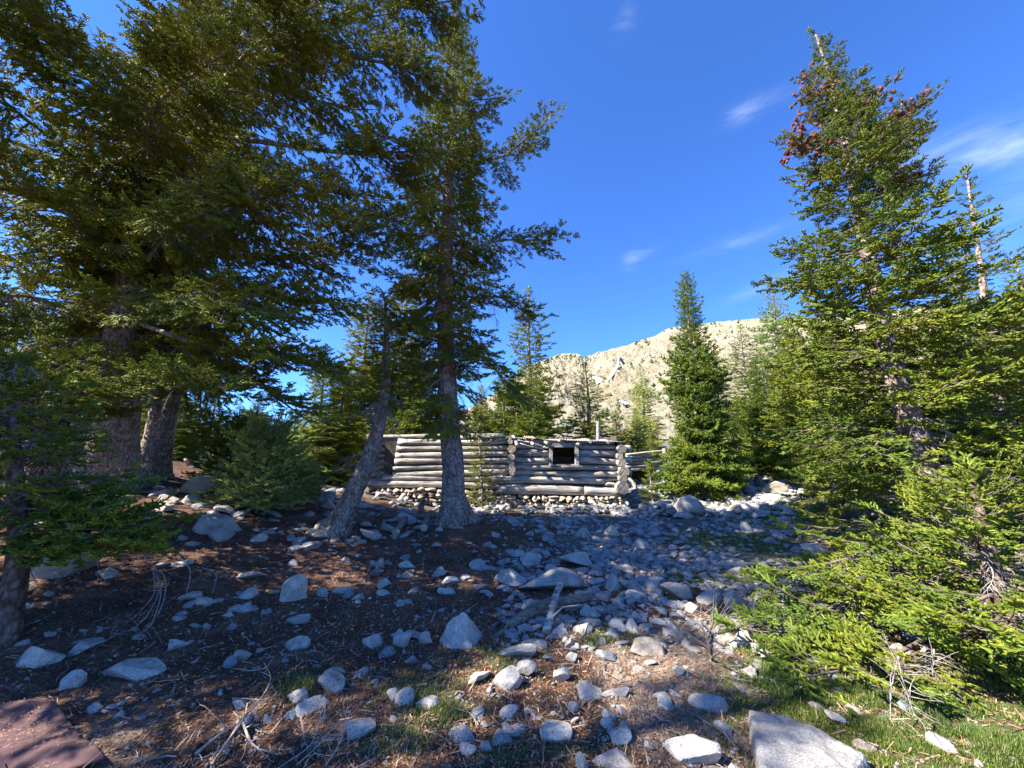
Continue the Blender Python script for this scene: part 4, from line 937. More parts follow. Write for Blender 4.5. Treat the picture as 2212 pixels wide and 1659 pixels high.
L(R2_, T2, C2_, K2, 3.0, [(430, 780, 6.6), (540, 820, 6.2), (640, 890, 5.8)], b2, .05, 45, Ls=(.4, .7), gap=.35, hang=-.1, tipL=.7)
L(R1_, T1, C1_, K1, 1.9, [(360, 820, 5.6), (455, 835, 5.1)], b1, .035, 47, Ls=(.4, .7), gap=.22, t0=.4, tipL=.7, hang=0, dead=5)
L(R1_, T1, C1_, K1, 3.3, [(480, 760, 5.9), (600, 760, 5.5), (690, 790, 5.4)], b1, .05, 48, Ls=(.5, .8), gap=.35, tipL=.8)
L(R1_, T1, C1_, K1, 5.0, [(430, 480, 5.4), (560, 420, 4.9)], b1, .05, 49, Ls=(.8, 1.2), gap=.35)
L(R1_, T1, C1_, K1, 6.4, [(330, 250, 5.2), (420, 160, 4.7)], b1, .05, 50, Ls=(.9, 1.3), gap=.35)
L(R1_, T1, C1_, K1, 9.0, [(130, 70, 5.4), (30, 10, 4.9)], b1, .04, 54, Ls=(.8, 1.2), gap=.4)
L(R1_, T1, C1_, K1, 5.8, [(60, 260, 5.6), (-10, 200, 5.2)], b1, .04, 55, Ls=(.8, 1.2), gap=.4)
L(R2_, T2, C2_, K2, 8.2, [(620, 200, 6.6), (730, 230, 6.2)], b2, .04, 56, Ls=(.8, 1.2), gap=.45)
L(R2_, T2, C2_, K2, 6.0, [(600, 400, 6.7), (740, 420, 6.3)], b2, .04, 57, Ls=(.8, 1.2), gap=.45)
L(R2_, T2, C2_, K2, 10.0, [(680, 60, 6.4), (790, 40, 6.0)], b2, .04, 58, Ls=(.8, 1.2), gap=.45)
L(R1_, T1, C1_, K1, 3.6, [(400, 640, 5.7), (520, 660, 5.2)], b1, .04, 59, Ls=(.7, 1.1), gap=.35, hang=-.5)
L(R1_, T1, C1_, K1, 3.0, [(60, 640, 5.7), (-20, 680, 5.3)], b1, .04, 60, Ls=(.7, 1.1), gap=.35, hang=-.4)
L(R1_, T1, C1_, K1, 7.0, [(200, 180, 5.2), (120, 80, 4.7)], b1, .05, 51, Ls=(.9, 1.3), gap=.35)
L(R1_, T1, C1_, K1, 8.0, [(520, 130, 5.4), (620, 50, 5.0)], b1, .05, 52, Ls=(.9, 1.3), gap=.35)
L(R1_, T1, C1_, K1, 5.0, [(60, 420, 5.6), (0, 330, 5.2)], b1, .05, 53, Ls=(.8, 1.3), gap=.4)
# short dark trunk with hanging dead twigs nearer at left
b4 = onground(72, 1115)
R4_, T4, C4_, K4 = near_tree('fir_tree', b4, 'stunted fir at the left edge with brown flaking trunk and mats of hanging dead twigs', [(.0, 0, .8), (.05, 0, 1.6), (.1, .1, 2.4)], .24, 'fir', 1.3, lambda t: .4 + .55 * t, 34, 14, (.4, -.1), 'bark_dark', flare=.5, ndead=60, dz=(.5, 1.7), dl=(.5, 1.1))
b5 = onground(10, 1385)
R5_, T5, C5_, K5 = near_tree('fir_tree', b5, 'slender reddish fir stem at the left edge of the photo, low boughs spreading right', [(-.05, 0, .6), (-.3, .05, 1.3), (-.7, .1, 2.4)], .07, 'fir', .8, lambda t: .3 + .7 * t ** .7, 26, 15, (.4, -.1), 'bark_dark', flare=.4, ndead=22, dz=(.4, 3.2), dl=(.35, .7))
rgx = np.random.default_rng(3)
for (u, v, Y, az, Lb) in ((20, 830, 4.9, .15, 1.1), (70, 815, 5.0, .0, 1.2), (110, 840, 4.8, -.1, 1.1), (40, 870, 4.7, -.2, 1.0), (150, 830, 5.2, .1, .9), (-20, 850, 4.8, -.4, 1.1)):
    put_branch(C4_, 'yellow', Vector(px(u, v, Y, b4)), az, -.05, Lb, rgx)
for (u, v, Y, az, Lb) in ((10, 1075, 3.9, .1, .9), (60, 1105, 3.9, .05, 1.1), (30, 1145, 3.7, -.05, 1.2), (100, 1160, 3.6, -.1, 1.1), (0, 1180, 3.5, -.05, .8), (150, 1150, 3.9, -.15, .9)):
    put_branch(C5_, 'fir', Vector(px(u, v, Y, b5)), az, -.02, Lb, rgx)
# snag prop leaning on the stunted fir
sn = empty('dead_snag', onground(165, 1110), 'bare leaning dead stub standing right of the stunted fir', 'dead stem')
s0 = sn.location; pz = [(.02, 0, -.1), px(160, 1075, s0.y, s0), px(130, 1010, s0.y, s0), px(110, 940, s0.y + .1, s0), px(92, 880, s0.y + .2, s0)]
b = MB(); b.add(*tube(trunk_curve(pz, 18), np.linspace(.085, .03, 18), 10, rough=.25, seed=4), 0, True); link('stem', b.mesh('stem', [M['dead']]), sn)
# leaning small spruce
b6 = onground(722, 1147)
R6_, T6, C6_, K6 = near_tree('spruce_tree', b6, 'small spruce with a sharply leaning scaly trunk and ragged pale crown before the cabin', [px(752, 1090, b6.y, b6), px(795, 995, b6.y, b6), px(822, 900, b6.y + .1, b6), px(835, 800, b6.y + .2, b6), px(832, 640, b6.y + .3, b6)],
    .17, 'spruce', 2.3, cone_prof(.2, .55, .6), 44, 16, (.4, -.25), 'bark', flare=.75, ndead=34, dz=(.9, 2.6), dl=(.4, .8), roots=3)
# tall centre spruce
b7 = onground(985, 1128)
R7_, T7, C7_, K7 = near_tree('spruce_tree', b7, 'tall straight spruce in front of the cabin with swollen root foot and clear lower trunk', [(-.07, 0, .5), (-.1, 0, 1.2), px(967, 850, b7.y, b7), px(962, 600, b7.y, b7), px(975, 300, b7.y, b7), px(985, 10, b7.y, b7)],
    .235, 'spruce', 2.1, lambda t: float(np.interp(t, [0, .07, .2, .35, .6, .8, 1], [.12, .4, .7, 1.1, 1.4, 1.3, 1.0])), 98, 17, (.2, -.42), 'bark', fill=75, fz=(.02, .85), flare=.7, ndead=44, dz=(2.0, 9), dl=(.5, 1.1), roots=3)
L(R7_, T7, C7_, K7, 8.7, [(1080, 340, b7.y - .3), (1165, 275, b7.y - .4)], b7, .04, 61, Ls=(.5, .9), gap=.3, hang=-.5, tipL=.7)
L(R7_, T7, C7_, K7, 6.1, [(1080, 520, b7.y - .3), (1165, 520, b7.y - .5)], b7, .04, 62, Ls=(.5, .9), gap=.3, hang=-.4, tipL=.7)
for zz_, u_, v_ in ((8.2, 885, 400), (6.9, 860, 505), (5.6, 860, 600), (4.8, 868, 690), (9.6, 1060, 215)):
    L(R7_, T7, C7_, K7, zz_, [((u_ + 965) / 2, v_ + 6, b7.y - .2), (u_, v_, b7.y - .4)], b7, .03, int(zz_ * 100), Ls=(.5, .8), gap=.3, hang=-.35, tipL=.6, dead=2)
L(R7_, T7, C7_, K7, 4.6, [(1060, 640, b7.y - .3), (1130, 670, b7.y - .4)], b7, .04, 63, Ls=(.5, .9), gap=.3, hang=-.3, tipL=.6)
L(R7_, T7, C7_, K7, 3.6, [(1040, 770, b7.y - .3), (1095, 830, b7.y - .5)], b7, .035, 64, Ls=(.5, .9), gap=.25, hang=-.3, tipL=.8)
L(R7_, T7, C7_, K7, 3.3, [(915, 790, b7.y - .3), (890, 800, b7.y - .5)], b7, .035, 65, Ls=(.5, .8), gap=.25, hang=-.3, tipL=.7)
# thin sapling touching its right side
b8 = onground(1040, 1100)
near_tree('fir_sapling', b8, 'thin dark fir sapling close against the right of the tall central trunk', [(0, 0, .8), px(1030, 880, b8.y, b8)], .03, 'spruce', .12, lambda t: .2 + .28 * t, 46, 18, (.3, -.3), 'bark', flare=.2, ndead=0, r_top=.006, cat='sapling')
# big right fir with red cones
b9 = onground(2055, 1248)
R9_, T9, C9_, K9 = near_tree('fir_tree', b9, 'large fir with pale leaning trunk and red-brown cones clustered round its top', [px(2035, 1130, b9.y, b9), px(2000, 1010, b9.y, b9), px(1925, 780, b9.y, b9), px(1885, 600, b9.y, b9), px(1835, 350, b9.y, b9), px(1800, 190, b9.y, b9), px(1762, 72, b9.y, b9)],
    .17, 'fir', .5, lambda t: float(np.interp(t, [0, .07, .2, .35, .6, 1], [.1, .28, .52, .85, 1.35, 1.95])) * (1 + .15 * math.sin(t * 40)), 99, 19, (.5, -.15), 'bark', flare=.7, ndead=30, dz=(.4, 2.2), dl=(.5, 1.0), roots=4,
    skip=lambda az, z, r: (.8 < z < 6 and abs(az - 3.9) < .3 and r.random() < .6), fill=80, fz=(.04, .9))
# second leader
p0 = Vector(at_height(K9, 5.6)); pe = Vector(px(1950, 215, b9.y + .2, b9)); pm = p0.lerp(pe, .5) + Vector((.15, 0, -.05))
b = MB(); b.add(*tube(trunk_curve([p0, pm, pe], 14), np.linspace(.04, .01, 14), 7), 0, True); link('leader', b.mesh('leader', [M['bark']]), T9)
rg9 = np.random.default_rng(91)
for i in range(26):
    t = .3 + .7 * i / 26; p = Vector(trunk_curve([p0, pm, pe], 14)[min(13, int(t * 13.99))]); put_branch(C9_, 'fir', p, i * 2.4, .35, rg9.uniform(.25, .55) * (1.3 - t), rg9)
# cones: one small mesh per cluster, many upright barrels
def cone_cluster(parent, p, n, rg, sp=.16):
    b = MB()
    for i in range(n):
        q = np.array(p) + rg.normal(0, sp, 3) * np.array([1, 1, .55]); l = rg.uniform(.06, .09); r = l * .34; k = 6
        d = np.array([rg.normal(0, .35), rg.normal(0, .35), rg.choice([-1, -.8, .9])]); P = [q + d * l * s for s in (0, .2, .6, .9, 1)]
        V, F = tube(np.array(P), np.array([.3, .9, 1, .6, .1]) * r, 7, rough=.25, seed=i, rf=60); b.add(V, F, 0, False); b.add(*tube(np.array([p, q + d * l * .1]), [.004, .003], 3), 0)
    link('cone_cluster', b.mesh('cone_cluster', [M['cone']]), parent)
for (u, v) in ((1760, 160), (1745, 205), (1790, 200), (1830, 215), (1860, 235), (1785, 250), (1830, 260), (1870, 210), (1725, 270), (1750, 310), (1790, 330), (1735, 290), (1880, 290), (1910, 270), (1940, 255), (1960, 235), (1900, 320), (1935, 300), (1970, 290), (1920, 345), (1780, 360), (1870, 340), (1960, 400), (1930, 400), (1720, 320)):
    pp = Vector(px(u, v, b9.y + rg9.uniform(-.35, .3), b9)); cone_cluster(C9_, pp, 26, rg9, .13)
    for q in range(3): put_branch(C9_, 'fir', pp + Vector((rg9.normal(0, .07), rg9.normal(0, .07), -.12)), rg9.uniform(0, 6.28), .25, rg9.uniform(.2, .36), rg9)
# fir at the lower right corner
b10 = onground(2195, 1450)
R10_, T10, C10_, K10 = near_tree('fir_tree', b10, 'fir in the lower right corner with low sweeping boughs over the green grass', [(0, 0, .3), (.05, .05, .8), (.12, .1, 1.5)], .08, 'fir', .25, lambda t: .3 + .85 * t, 24, 20, (.5, -.06), 'bark_dark', flare=.4, ndead=14, dz=(.2, .8), dl=(.4, .8))
# low boughs of the big fir sweep out over the ground
for i, (u, v, Y, az, Lb) in enumerate(((2080, 1300, 4.0, 3.9, 1.4), (1980, 1230, 4.3, 3.0, 1.7), (2120, 1220, 4.2, 5.3, 1.5), (2100, 1120, 4.6, 4.6, 1.3), (1950, 1180, 4.4, 3.3, 1.6), (1930, 1260, 4.2, 3.4, 1.6), (1900, 1330, 3.9, 3.3, 1.35), (2000, 1380, 3.6, 3.5, 1.5), (2050, 1420, 3.3, 3.2, 1.2), (2120, 1340, 3.6, 4.6, 1.2), (1880, 1400, 3.7, 3.1, .9), (2100, 1480, 3.1, 3.4, 1.0))):
    put_branch(C9_, 'fir', Vector(px(u, v, Y, b9)), az, -.06, Lb, rgx)
# more near and middle-distance trees with full branches
def simple_tree(name, u_base, Y, u_top, v_top, label, rad, m, seed, nb=70, z0=.4, r0=.11, group=None, el=(.5, -.3), nd=10, p=.85, cat='tree'):
    top = atY(u_top, v_top, Y); x = atY(u_base, 1000, Y).x; base = Vector((x, Y, float(hgt(x, Y)))); H = top.z - base.z
    return near_tree(name, base, label, [((top.x - x) * .3, 0, H * .35), ((top.x - x) * .7, 0, H * .7), (top.x - x, 0, H)], r0, m, z0, cone_prof(.2, rad, p), nb, seed, el, 'bark', flare=.4, ndead=nd, dz=(z0 * .5, H * .4), dl=(.4, .9), group=group, cat=cat)
simple_tree('fir_tree', 2165, 7.9, 2088, 372, 'open-crowned fir with a thin reddish tip behind the big coned fir', 1.3, 'fir', 31, 64, r0=.1, el=(.2, -.2), p=1.1)
simple_tree('fir_tree', 2215, 6.2, 2200, 640, 'bright yellow-green fir filling the right edge of the photo', 1.7, 'yellow', 32, 70, el=(.5, -.1))
simple_tree('fir_tree', 2090, 8.5, 2075, 560, 'dense bright fir half hidden behind the big coned fir trunk', 1.4, 'fir', 33, 60)
simple_tree('fir_tree', 1790, 9.6, 1790, 700, 'bushy fir showing between the big coned fir and the pale clearing', 1.3, 'fir', 34, 60)
simple_tree('fir_tree', 1560, 17.5, 1545, 770, 'lower fir against the right side of the broad pointed fir', 1.5, 'fir', 36, 66, z0=.3)
simple_tree('fir_sapling', 1405, 12.0, 1402, 1003, 'young bright green fir sapling among pale stones off the cabin corner', .38, 'fir', 37, 34, z0=.05, r0=.02, nd=0, cat='sapling')
# low bushes at the left clearing edge
def bush(u, v, label, rad, H, m, seed, nb=55):
    base = onground(u, v); return near_tree('fir_bush', base, label, [(0, 0, H * .5), (.05, 0, H)], .05, m, .08, lambda t: rad * (.45 + .6 * t ** .5), nb, seed, (.9, .05), 'bark', flare=.2, ndead=16, dz=(.1, H * .6), dl=(.3, .6), cat='bush', r_top=.006)
bush(560, 1098, 'pale grey-green young fir bush beside the clearing, left of the leaning trunk', .85, 1.5, 'pale', 51, 70)
bush(500, 1050, 'brighter green fir bush behind the pale one', .8, 1.5, 'fir', 52)
bush(655, 1085, 'small pale fir bush at the foot of the leaning trunk', .5, .75, 'pale', 53, 40)
bush(1555, 1040, 'low fir bush at the foot of the broad pointed fir', .7, .8, 'fir', 55, 40)
# trees standing left of the view; they shade the foreground
for k, (x, y, H, rr, zl) in enumerate(SHADE):
    base = Vector((x, y, float(hgt(x, y)))); near_tree('spruce_tree', base, SHL[k], [(.1, 0, H * .5), (.2, .1, H)], .16, 'spruce', zl, cone_prof(.3, rr, .6), 50, 70 + k, (.35, -.35), 'bark', ndead=6, group='spruces standing outside the view')
# ------------------------------------------------------------------ background trees (shared coarse crowns)
def far_variant(seed, m, rad=.26, n=250, slim=.85):
    rg = np.random.default_rng(seed); fr = []
    for i in range(5):
        tr, wood, dead = branch_arrays(1.6, seed * 10 + i, SPRF, spacing=.24, t0=.08, secf=.34, droop=.12, up=.15, sgap=.17, ssc=.95, dead_in=False); fr.append(tr)
    fs = []
    for i in range(3):
        tr, wood, dead = branch_arrays(.7, seed * 10 + 7 + i, SPRF, spacing=.17, t0=.05, secf=.3, droop=.02, up=.15, sgap=.15, ssc=.6, dead_in=False); fs.append(tr)
    cb = MB(); H = 8.0
    for i in range(n):
        t = ((i + .5) / n) ** .9; z = H - .05 - (H - .5) * t; Lb = (.12 + H * rad * t ** slim) * rg.uniform(.65, 1.2) * (1 + .2 * math.sin(z * 2 + seed)); az = i * 2.39996 + rg.normal(0, .3); el = .5 - .7 * t ** .6 + rg.normal(0, .12)
        T_, l0 = (fs, .7) if Lb < 1.0 else (fr, 1.6); s = Lb / l0; a = T_[rg.integers(len(T_))]
        Mx = np.array(bmatrix(Vector((0, 0, z)), az, el, rg.normal(0, .2)))[:3]; cb.soup((a * s) @ Mx[:, :3].T + Mx[:, 3], 0)
    cb.soup(xf(SPRF[0], np.array([0, 0, H - .35]), np.array([0, 0, 1.]), np.array([1., 0, 0]), 1.2), 0)
    tb = MB(); z = np.linspace(-.3, H, 14); P = np.stack([.04 * np.sin(z), .03 * np.cos(z), z], 1); tb.add(*tube(P, .15 * (1 - np.clip(z, 0, H) / H) + .01, 8, rough=.08), 0, True)
    return cb.mesh('crown', [M[m]]), tb.mesh('trunk', [M['bark']])
FV = {'a': far_variant(1, 'fir', .2), 'b': far_variant(2, 'spruce', .14, 230), 'c': far_variant(3, 'pale', .15, 210), 'd': far_variant(4, 'yellow', .17, 210), 'e': far_variant(5, 'spruce', .24, 250)}
for nm, q in (('b1', b1), ('b2', b2), ('b3', b3), ('b4', b4), ('b5', b5), ('b6', b6), ('b7', b7), ('b9', b9), ('b10', b10)): print(nm, [round(w, 2) for w in q])
FV['f'] = far_variant(6, 'fir', .16, 460, .8); FV['g'] = far_variant(7, 'yellow', .17, 330, .8)
print('far tris', {k: len(v[0].polygons) for k, v in FV.items()})
def far_tree(kind, u, Y, v_top, label, group=None, wid=1.0, rz=0.0, name='fir_tree'):
    top = atY(u, v_top, Y); x = top.x; z = float(hgt(x, Y)); H = top.z - z; o = empty(name, (x, Y, z), label, 'tree', group, rz); s = H / 8.0
    for nme, me in (('trunk', FV[kind][1]), ('crown', FV[kind][0])):
        c = link(nme, me, o); c.scale = (s * wid, s * wid, s)
for a in (('f', 1480, 14.5, 586, 'broad pointed fir standing alone behind the log wall', .8), ('g', 800, 16.6, 628, 'pale thin-crowned spruce rising left of the tall central spruce', 1.15), ('g', 880, 17.2, 590, 'yellowish spruce half covered by the left side of the tall central spruce', 1.1),
          ('b', 1142, 18, 618, 'slender pale-tipped spruce rising behind the left half of the tin roof', 1.15), ('a', 1150, 16.2, 800, 'broad yellow-green fir directly behind the cabin roof edge', 1.3), ('b', 1266, 18.5, 782, 'small dark pointed fir beside the stovepipe', 1.7),
          ('c', 1383, 24, 785, 'pale grey narrow fir between the stovepipe and the broad pointed fir', 1.2), ('d', 1330, 20, 885, 'small yellowish fir just right of the stovepipe', 1.1), ('d', 1352, 21, 905, 'little yellow fir, second to the right of the stovepipe', 1.0), ('d', 1372, 20, 882, 'yellowish fir in front of the pale grey narrow one', 1.1),
          ('b', 1402, 22, 920, 'dark little fir at the left foot of the broad pointed fir', 1.3), ('a', 1090, 17, 790, 'fir behind the cabin glimpsed right of the central trunk', 1.1), ('e', 1040, 20, 830, 'dark fir behind the cabin, hidden by the tall central spruce', 1.0),
          ('b', 1598, 23, 700, 'grey-green thin fir in the row beyond the broad pointed fir', 1.3), ('c', 1662, 21, 604, 'tall pale blue-green fir whose tip tops the ridge right of the broad pointed fir', 1.15), ('a', 1640, 18.5, 760, 'olive fir below the tall pale blue-green one', 1.3), ('d', 1705, 16, 690, 'yellow-green fir left of the coned fir', 1.25),
          ('e', 1745, 15, 750, 'dark fir partly behind the left boughs of the coned fir', 1.1), ('a', 1850, 14, 720, 'dense fir behind the middle of the coned fir', 1.2), ('d', 1960, 13.5, 690, 'bright fir behind the coned fir trunk', 1.25), ('a', 2040, 14.5, 640, 'fir seen through boughs right of the coned fir trunk', 1.2), ('e', 2120, 13, 650, 'dark fir behind the bright right-edge fir', 1.1),
          ('d', 2190, 12.5, 560, 'tall yellowish fir behind the right edge trees', 1.3), ('a', 2280, 11, 480, 'fir crowding the right border of the photo', 1.2), ('c', 705, 13, 742, 'pale fir behind the bushes left of the leaning trunk', 1.1), ('a', 640, 14, 880, 'fir behind the pale bush', 1.5), ('a', 745, 13.4, 800, 'olive fir behind the cabin left end', 1.3),
          ('a', 405, 11.6, 850, 'fir filling the gap between the massive trunks and the pale bush', 1.5), ('e', 350, 12.5, 840, 'dark fir close behind the right side of the massive trunks', 1.5), ('e', 300, 13.5, 830, 'dark fir behind the leaning spruce at left', 1.4),
          ('e', 560, 15, 850, 'dark fir deep in the wood behind the clearing', 1.4), ('a', 470, 16, 830, 'green fir deep in the wood right of the massive trunks', 1.4), ('e', 390, 15, 800, 'dark fir just right of the massive trunks', 1.3), ('d', 430, 19, 850, 'sunlit yellow fir far back between the left trunks and the bushes', 1.5), ('a', 330, 17, 780, 'fir behind the massive trunks', 1.3),
          ('e', 180, 14, 700, 'dark fir beyond the left trunk group', 1.2), ('a', 60, 14, 640, 'fir beyond the stunted fir at left', 1.2), ('e', -60, 12, 600, 'dark fir at the far left border', 1.2), ('a', 900, 16, 760, 'fir between the leaning tree and the tall central spruce', 1.2), ('e', 960, 18, 800, 'dark fir behind the tall central trunk', 1.1), ('d', 850, 20, 830, 'yellow fir far behind the left room of the cabin', 1.2),
          ('a', 520, 22, 870, 'fir at the far end of the wood above the bushes', 1.5), ('e', 610, 20, 905, 'low dark fir far back above the bushes', 1.6), ('a', 250, 21, 800, 'fir far behind the massive trunk', 1.3), ('e', 700, 19, 880, 'low dark fir far behind the leaning tree', 1.5)):
    far_tree(a[0], a[1], a[2], a[3], a[4], None, a[5], a[1] * .37)
# ------------------------------------------------------------------ dead wood
def wood_piece(name, pts, r, label, cat, mt='drift', r1=None, sides=12, rough=.18, seed=0, group=None, knots=0):
    C = trunk_curve(pts, 22); base = Vector(C.mean(0)); b = MB(); V, F = tube(C - np.array(base), np.linspace(r, r1 or r * .7, 22), sides, rough=rough, seed=seed, rf=10); Vc, C0, C1 = tube_caps(V, 22, sides)
    b.add(Vc, F, 0, True); b.f.append(C0); b.m.append(np.full(len(C0), 1, np.int32)); b.sm.append(np.zeros(len(C0), bool)); b.f.append(C1); b.m.append(np.full(len(C1), 1, np.int32)); b.sm.append(np.zeros(len(C1), bool))
    rg = np.random.default_rng(seed)
    for k in range(knots):
        p, d = lerp_pts(C - np.array(base), rg.uniform(.1, .95)); dr = rg.normal(0, 1, 3); dr[2] = abs(dr[2]); dr /= np.linalg.norm(dr); b.add(*tube(np.array([p, p + dr * rg.uniform(.08, .3), p + dr * .34 + rg.normal(0, .05, 3)]), np.linspace(.012, .003, 3), 5), 0, True)
    return tag(link(name, b.mesh(name, [M[mt], M['log_end']]), loc=base), label, cat, group)
def G(u, v, dz=0.0): p = onground(u, v); p.z += dz; return p
g0, g1 = G(1120, 1345, .03), G(1278, 1312, .1)
wood_piece('dead_log', [g0 + Vector((-.1, -.12, -.02)), g0 + (g1 - g0) * .35 + Vector((0, 0, .06)), g1], .055, 'dark dead log lying almost level beneath the upright-leaning one', 'dead log', r1=.045, seed=3, knots=3)
q0, q1 = G(1180, 1372, .02), G(1222, 1300, .24)
wood_piece('dead_log', [q0, q0.lerp(q1, .5) + Vector((0, 0, .1)), q1], .04, 'split grey dead log leaning up across the level one', 'dead log', mt='log', r1=.03, seed=5, knots=2)
wood_piece('dead_log', [G(1105, 1352, .02), G(1085, 1368, .02), G(1065, 1382, .01)], .02, 'thin rotten stick end curving from the crossed dead logs', 'stick', seed=6)
wood_piece('dead_stick', [G(1488, 1352, .1), G(1510, 1372, .14), G(1530, 1400, .05), G(1537, 1432, .0)], .012, 'thin dark curved stick arching over the sandy soil', 'stick', r1=.006, seed=7, knots=3)
wood_piece('fallen_log', [G(820, 1122, .08), G(880, 1122, .09), G(948, 1124, .07)], .055, 'horizontal fallen log at the left foot of the tall central spruce', 'log', r1=.05, seed=8)
wood_piece('sawn_log', [G(915, 1148, .07), G(930, 1118, .1)], .075, 'short sawn log round pointing at the viewer beside the central trunk', 'log', mt='drift', r1=.072, seed=9, rough=.05)
wood_piece('sawn_log', [G(855, 1158, .06), G(874, 1130, .08)], .07, 'rotting log round left of the sawn one', 'log', mt='drift', r1=.07, seed=10, rough=.1)
wood_piece('stump', [G(908, 1118, -.05), G(908, 1118, .2), G(915, 1118, .42)], .075, 'narrow broken stump behind the fallen log left of the central trunk', 'stump', r1=.05, seed=11, rough=.3)
wood_piece('stump', [G(1572, 1062, -.05), G(1572, 1062, .2), G(1571, 1062, .4)], .13, 'grey weathered stump on the rocky slope under the broad fir', 'stump', mt='log', r1=.11, seed=12, rough=.3)
wood_piece('stump', [G(1642, 1054, -.05), G(1640, 1054, .25), G(1636, 1054, .42)], .16, 'dark uprooted stump right of the grey one', 'stump', r1=.1, seed=13, rough=.4, knots=6)
wood_piece('stump', [G(1372, 1060, -.05), G(1372, 1060, .2), G(1360, 1060, .5)], .1, 'bleached stub of wood just off the cabin corner', 'stump', mt='dead', r1=.06, seed=14, rough=.3)
def dead_bough(name, label, stems, seed, r=.008, n=14, curl=.0, cat='dead branch', l=(.12, .35), up=.2):
    rg = np.random.default_rng(seed); base = Vector(stems[0][0]); b = MB()
    for st in stems:
        C = trunk_curve([Vector(p) - base for p in st], 20); b.add(*tube(C, np.linspace(r, r * .3, 20), 6, rough=.12, seed=seed), 0, True)
        for k in range(n):
            p, d = lerp_pts(C, rg.uniform(.1, 1)); dr = d * .6 + rg.normal(0, .6, 3); dr[2] = abs(dr[2]) * .6 + up * .3; dr /= np.linalg.norm(dr); L_ = rg.uniform(*l); q = [p]
            for w in range(6): dr = dr + np.array([0, 0, -curl]) + rg.normal(0, .13, 3); dr /= np.linalg.norm(dr); q.append(q[-1] + dr * L_ / 6)
            b.add(*tube(np.array(q), np.linspace(r * .4, r * .15, 7), 4), 0, True)
    return tag(link(name, b.mesh(name, [M['dead']]), loc=base), label, cat)
dead_bough('dead_bough', 'pale dead bough with a curled tip sprawling over the duff by the bottom edge', [[G(455, 1665, .02), G(500, 1610, .05), G(520, 1575, .05), G(560, 1545, .09), G(580, 1510, .12), G(565, 1480, .14)], [G(520, 1575, .05), G(545, 1625, .03), G(600, 1645, .03)], [G(420, 1640, .02), G(480, 1600, .04), G(525, 1580, .05)]], 5, .009, 6, l=(.08, .25))
dead_bough('dead_bough', 'bundle of thin brown dead twigs in front of the white pyramid rock', [[G(640, 1660, .01), G(690, 1635, .06), G(720, 1610, .1)], [G(600, 1665, .01), G(670, 1630, .05), G(690, 1590, .12)], [G(700, 1665, .01), G(735, 1630, .07), G(745, 1590, .12)]], 6, .004, 15, l=(.08, .2))
dead_bough('dead_bough', 'bleached dead twigs lying under the tips of the big fir', [[G(1480, 1370, .03), G(1545, 1355, .1), G(1620, 1350, .08)], [G(1510, 1385, .02), G(1570, 1365, .1), G(1640, 1375, .1)]], 7, .006, 34, l=(.1, .3))
dead_bough('dead_bough', 'arc of long curved dead twigs like a rib cage hanging in the shade at left', [[G(322, 1300, .32), G(345, 1320, .3), G(345, 1350, .2), G(320, 1380, .1), G(280, 1395, .05)], [G(325, 1300, .31), G(335, 1330, .22), G(310, 1365, .12), G(275, 1382, .06)], [G(320, 1300, .3), G(325, 1330, .2), G(300, 1350, .12), G(270, 1368, .08)],
    [G(318, 1300, .3), G(338, 1335, .25), G(325, 1370, .1), G(290, 1388, .06)], [G(250, 1270, .36), G(290, 1280, .38), G(322, 1300, .32)], [G(370, 1285, .3), G(400, 1290, .28), G(398, 1315, .15), G(380, 1330, .1)], [G(430, 1280, .25), G(460, 1290, .22), G(455, 1310, .12)]], 8, .006, 4, .1)
dead_bough('dead_bough', 'fan of pale dead twigs hanging above the green grass at lower right', [[G(1960, 1530, .3), G(1965, 1560, .25), G(1985, 1600, .12)], [G(1960, 1530, .3), G(1940, 1570, .2), G(1930, 1600, .1)], [G(2040, 1520, .32), G(2030, 1545, .22)]], 9, .006, 22, .05, l=(.1, .22))
dead_bough('dead_bough', 'tangle of white dead twigs at the far left under the low boughs', [[G(10, 1240, .5), G(60, 1225, .55), G(110, 1230, .5)], [G(80, 1200, .5), G(110, 1260, .4), G(120, 1300, .15)], [G(30, 1230, .5), G(45, 1290, .3)]], 10, .006, 44, .16, l=(.15, .4))
# ------------------------------------------------------------------ mat
corner = [onground(-330, 1700), onground(-160, 1560), onground(-10, 1538), onground(104, 1520), onground(192, 1622), onground(95, 1665), onground(-60, 1760)]
c3, c4 = np.array(onground(104, 1520)), np.array(onground(192, 1622)); c2 = np.array(onground(-150, 1570)); e1 = c4 - c3; e2 = c2 - c3
n, m_ = 46, 46; b = MB(); A, B = np.meshgrid(np.linspace(0, 1, n), np.linspace(0, 1.0, m_))
P = c3 + A[..., None] * e1 * 1.28 + B[..., None] * e2
P[..., 2] = hgt(P[..., 0], P[..., 1]) + .028 + .012 * noise(P[..., 0] * 5, P[..., 1] * 5, 2.0) + .012 * np.sin(A * 9 + B * 3)
P[..., 0] += .012 * noise(P[..., 0] * 9, P[..., 1] * 9, 6.)
base = P.reshape(-1, 3).mean(0); V = P.reshape(-1, 3) - base; V2 = V - np.array([0, 0, .012]); i = np.arange(m_ - 1)[:, None]; j = np.arange(n - 1)[None]; F = np.stack([i * n + j, i * n + j + 1, (i + 1) * n + j + 1, (i + 1) * n + j], -1).reshape(-1, 4); k = len(V)
ed = [];
rim = [q for q in range(n)] + [(r + 1) * n - 1 for r in range(1, m_)] + [(m_ - 1) * n + q for q in range(n - 2, -1, -1)] + [r * n for r in range(m_ - 2, 0, -1)]
for a_, b_ in zip(rim, rim[1:] + rim[:1]): ed.append([a_, a_ + k, b_ + k, b_])
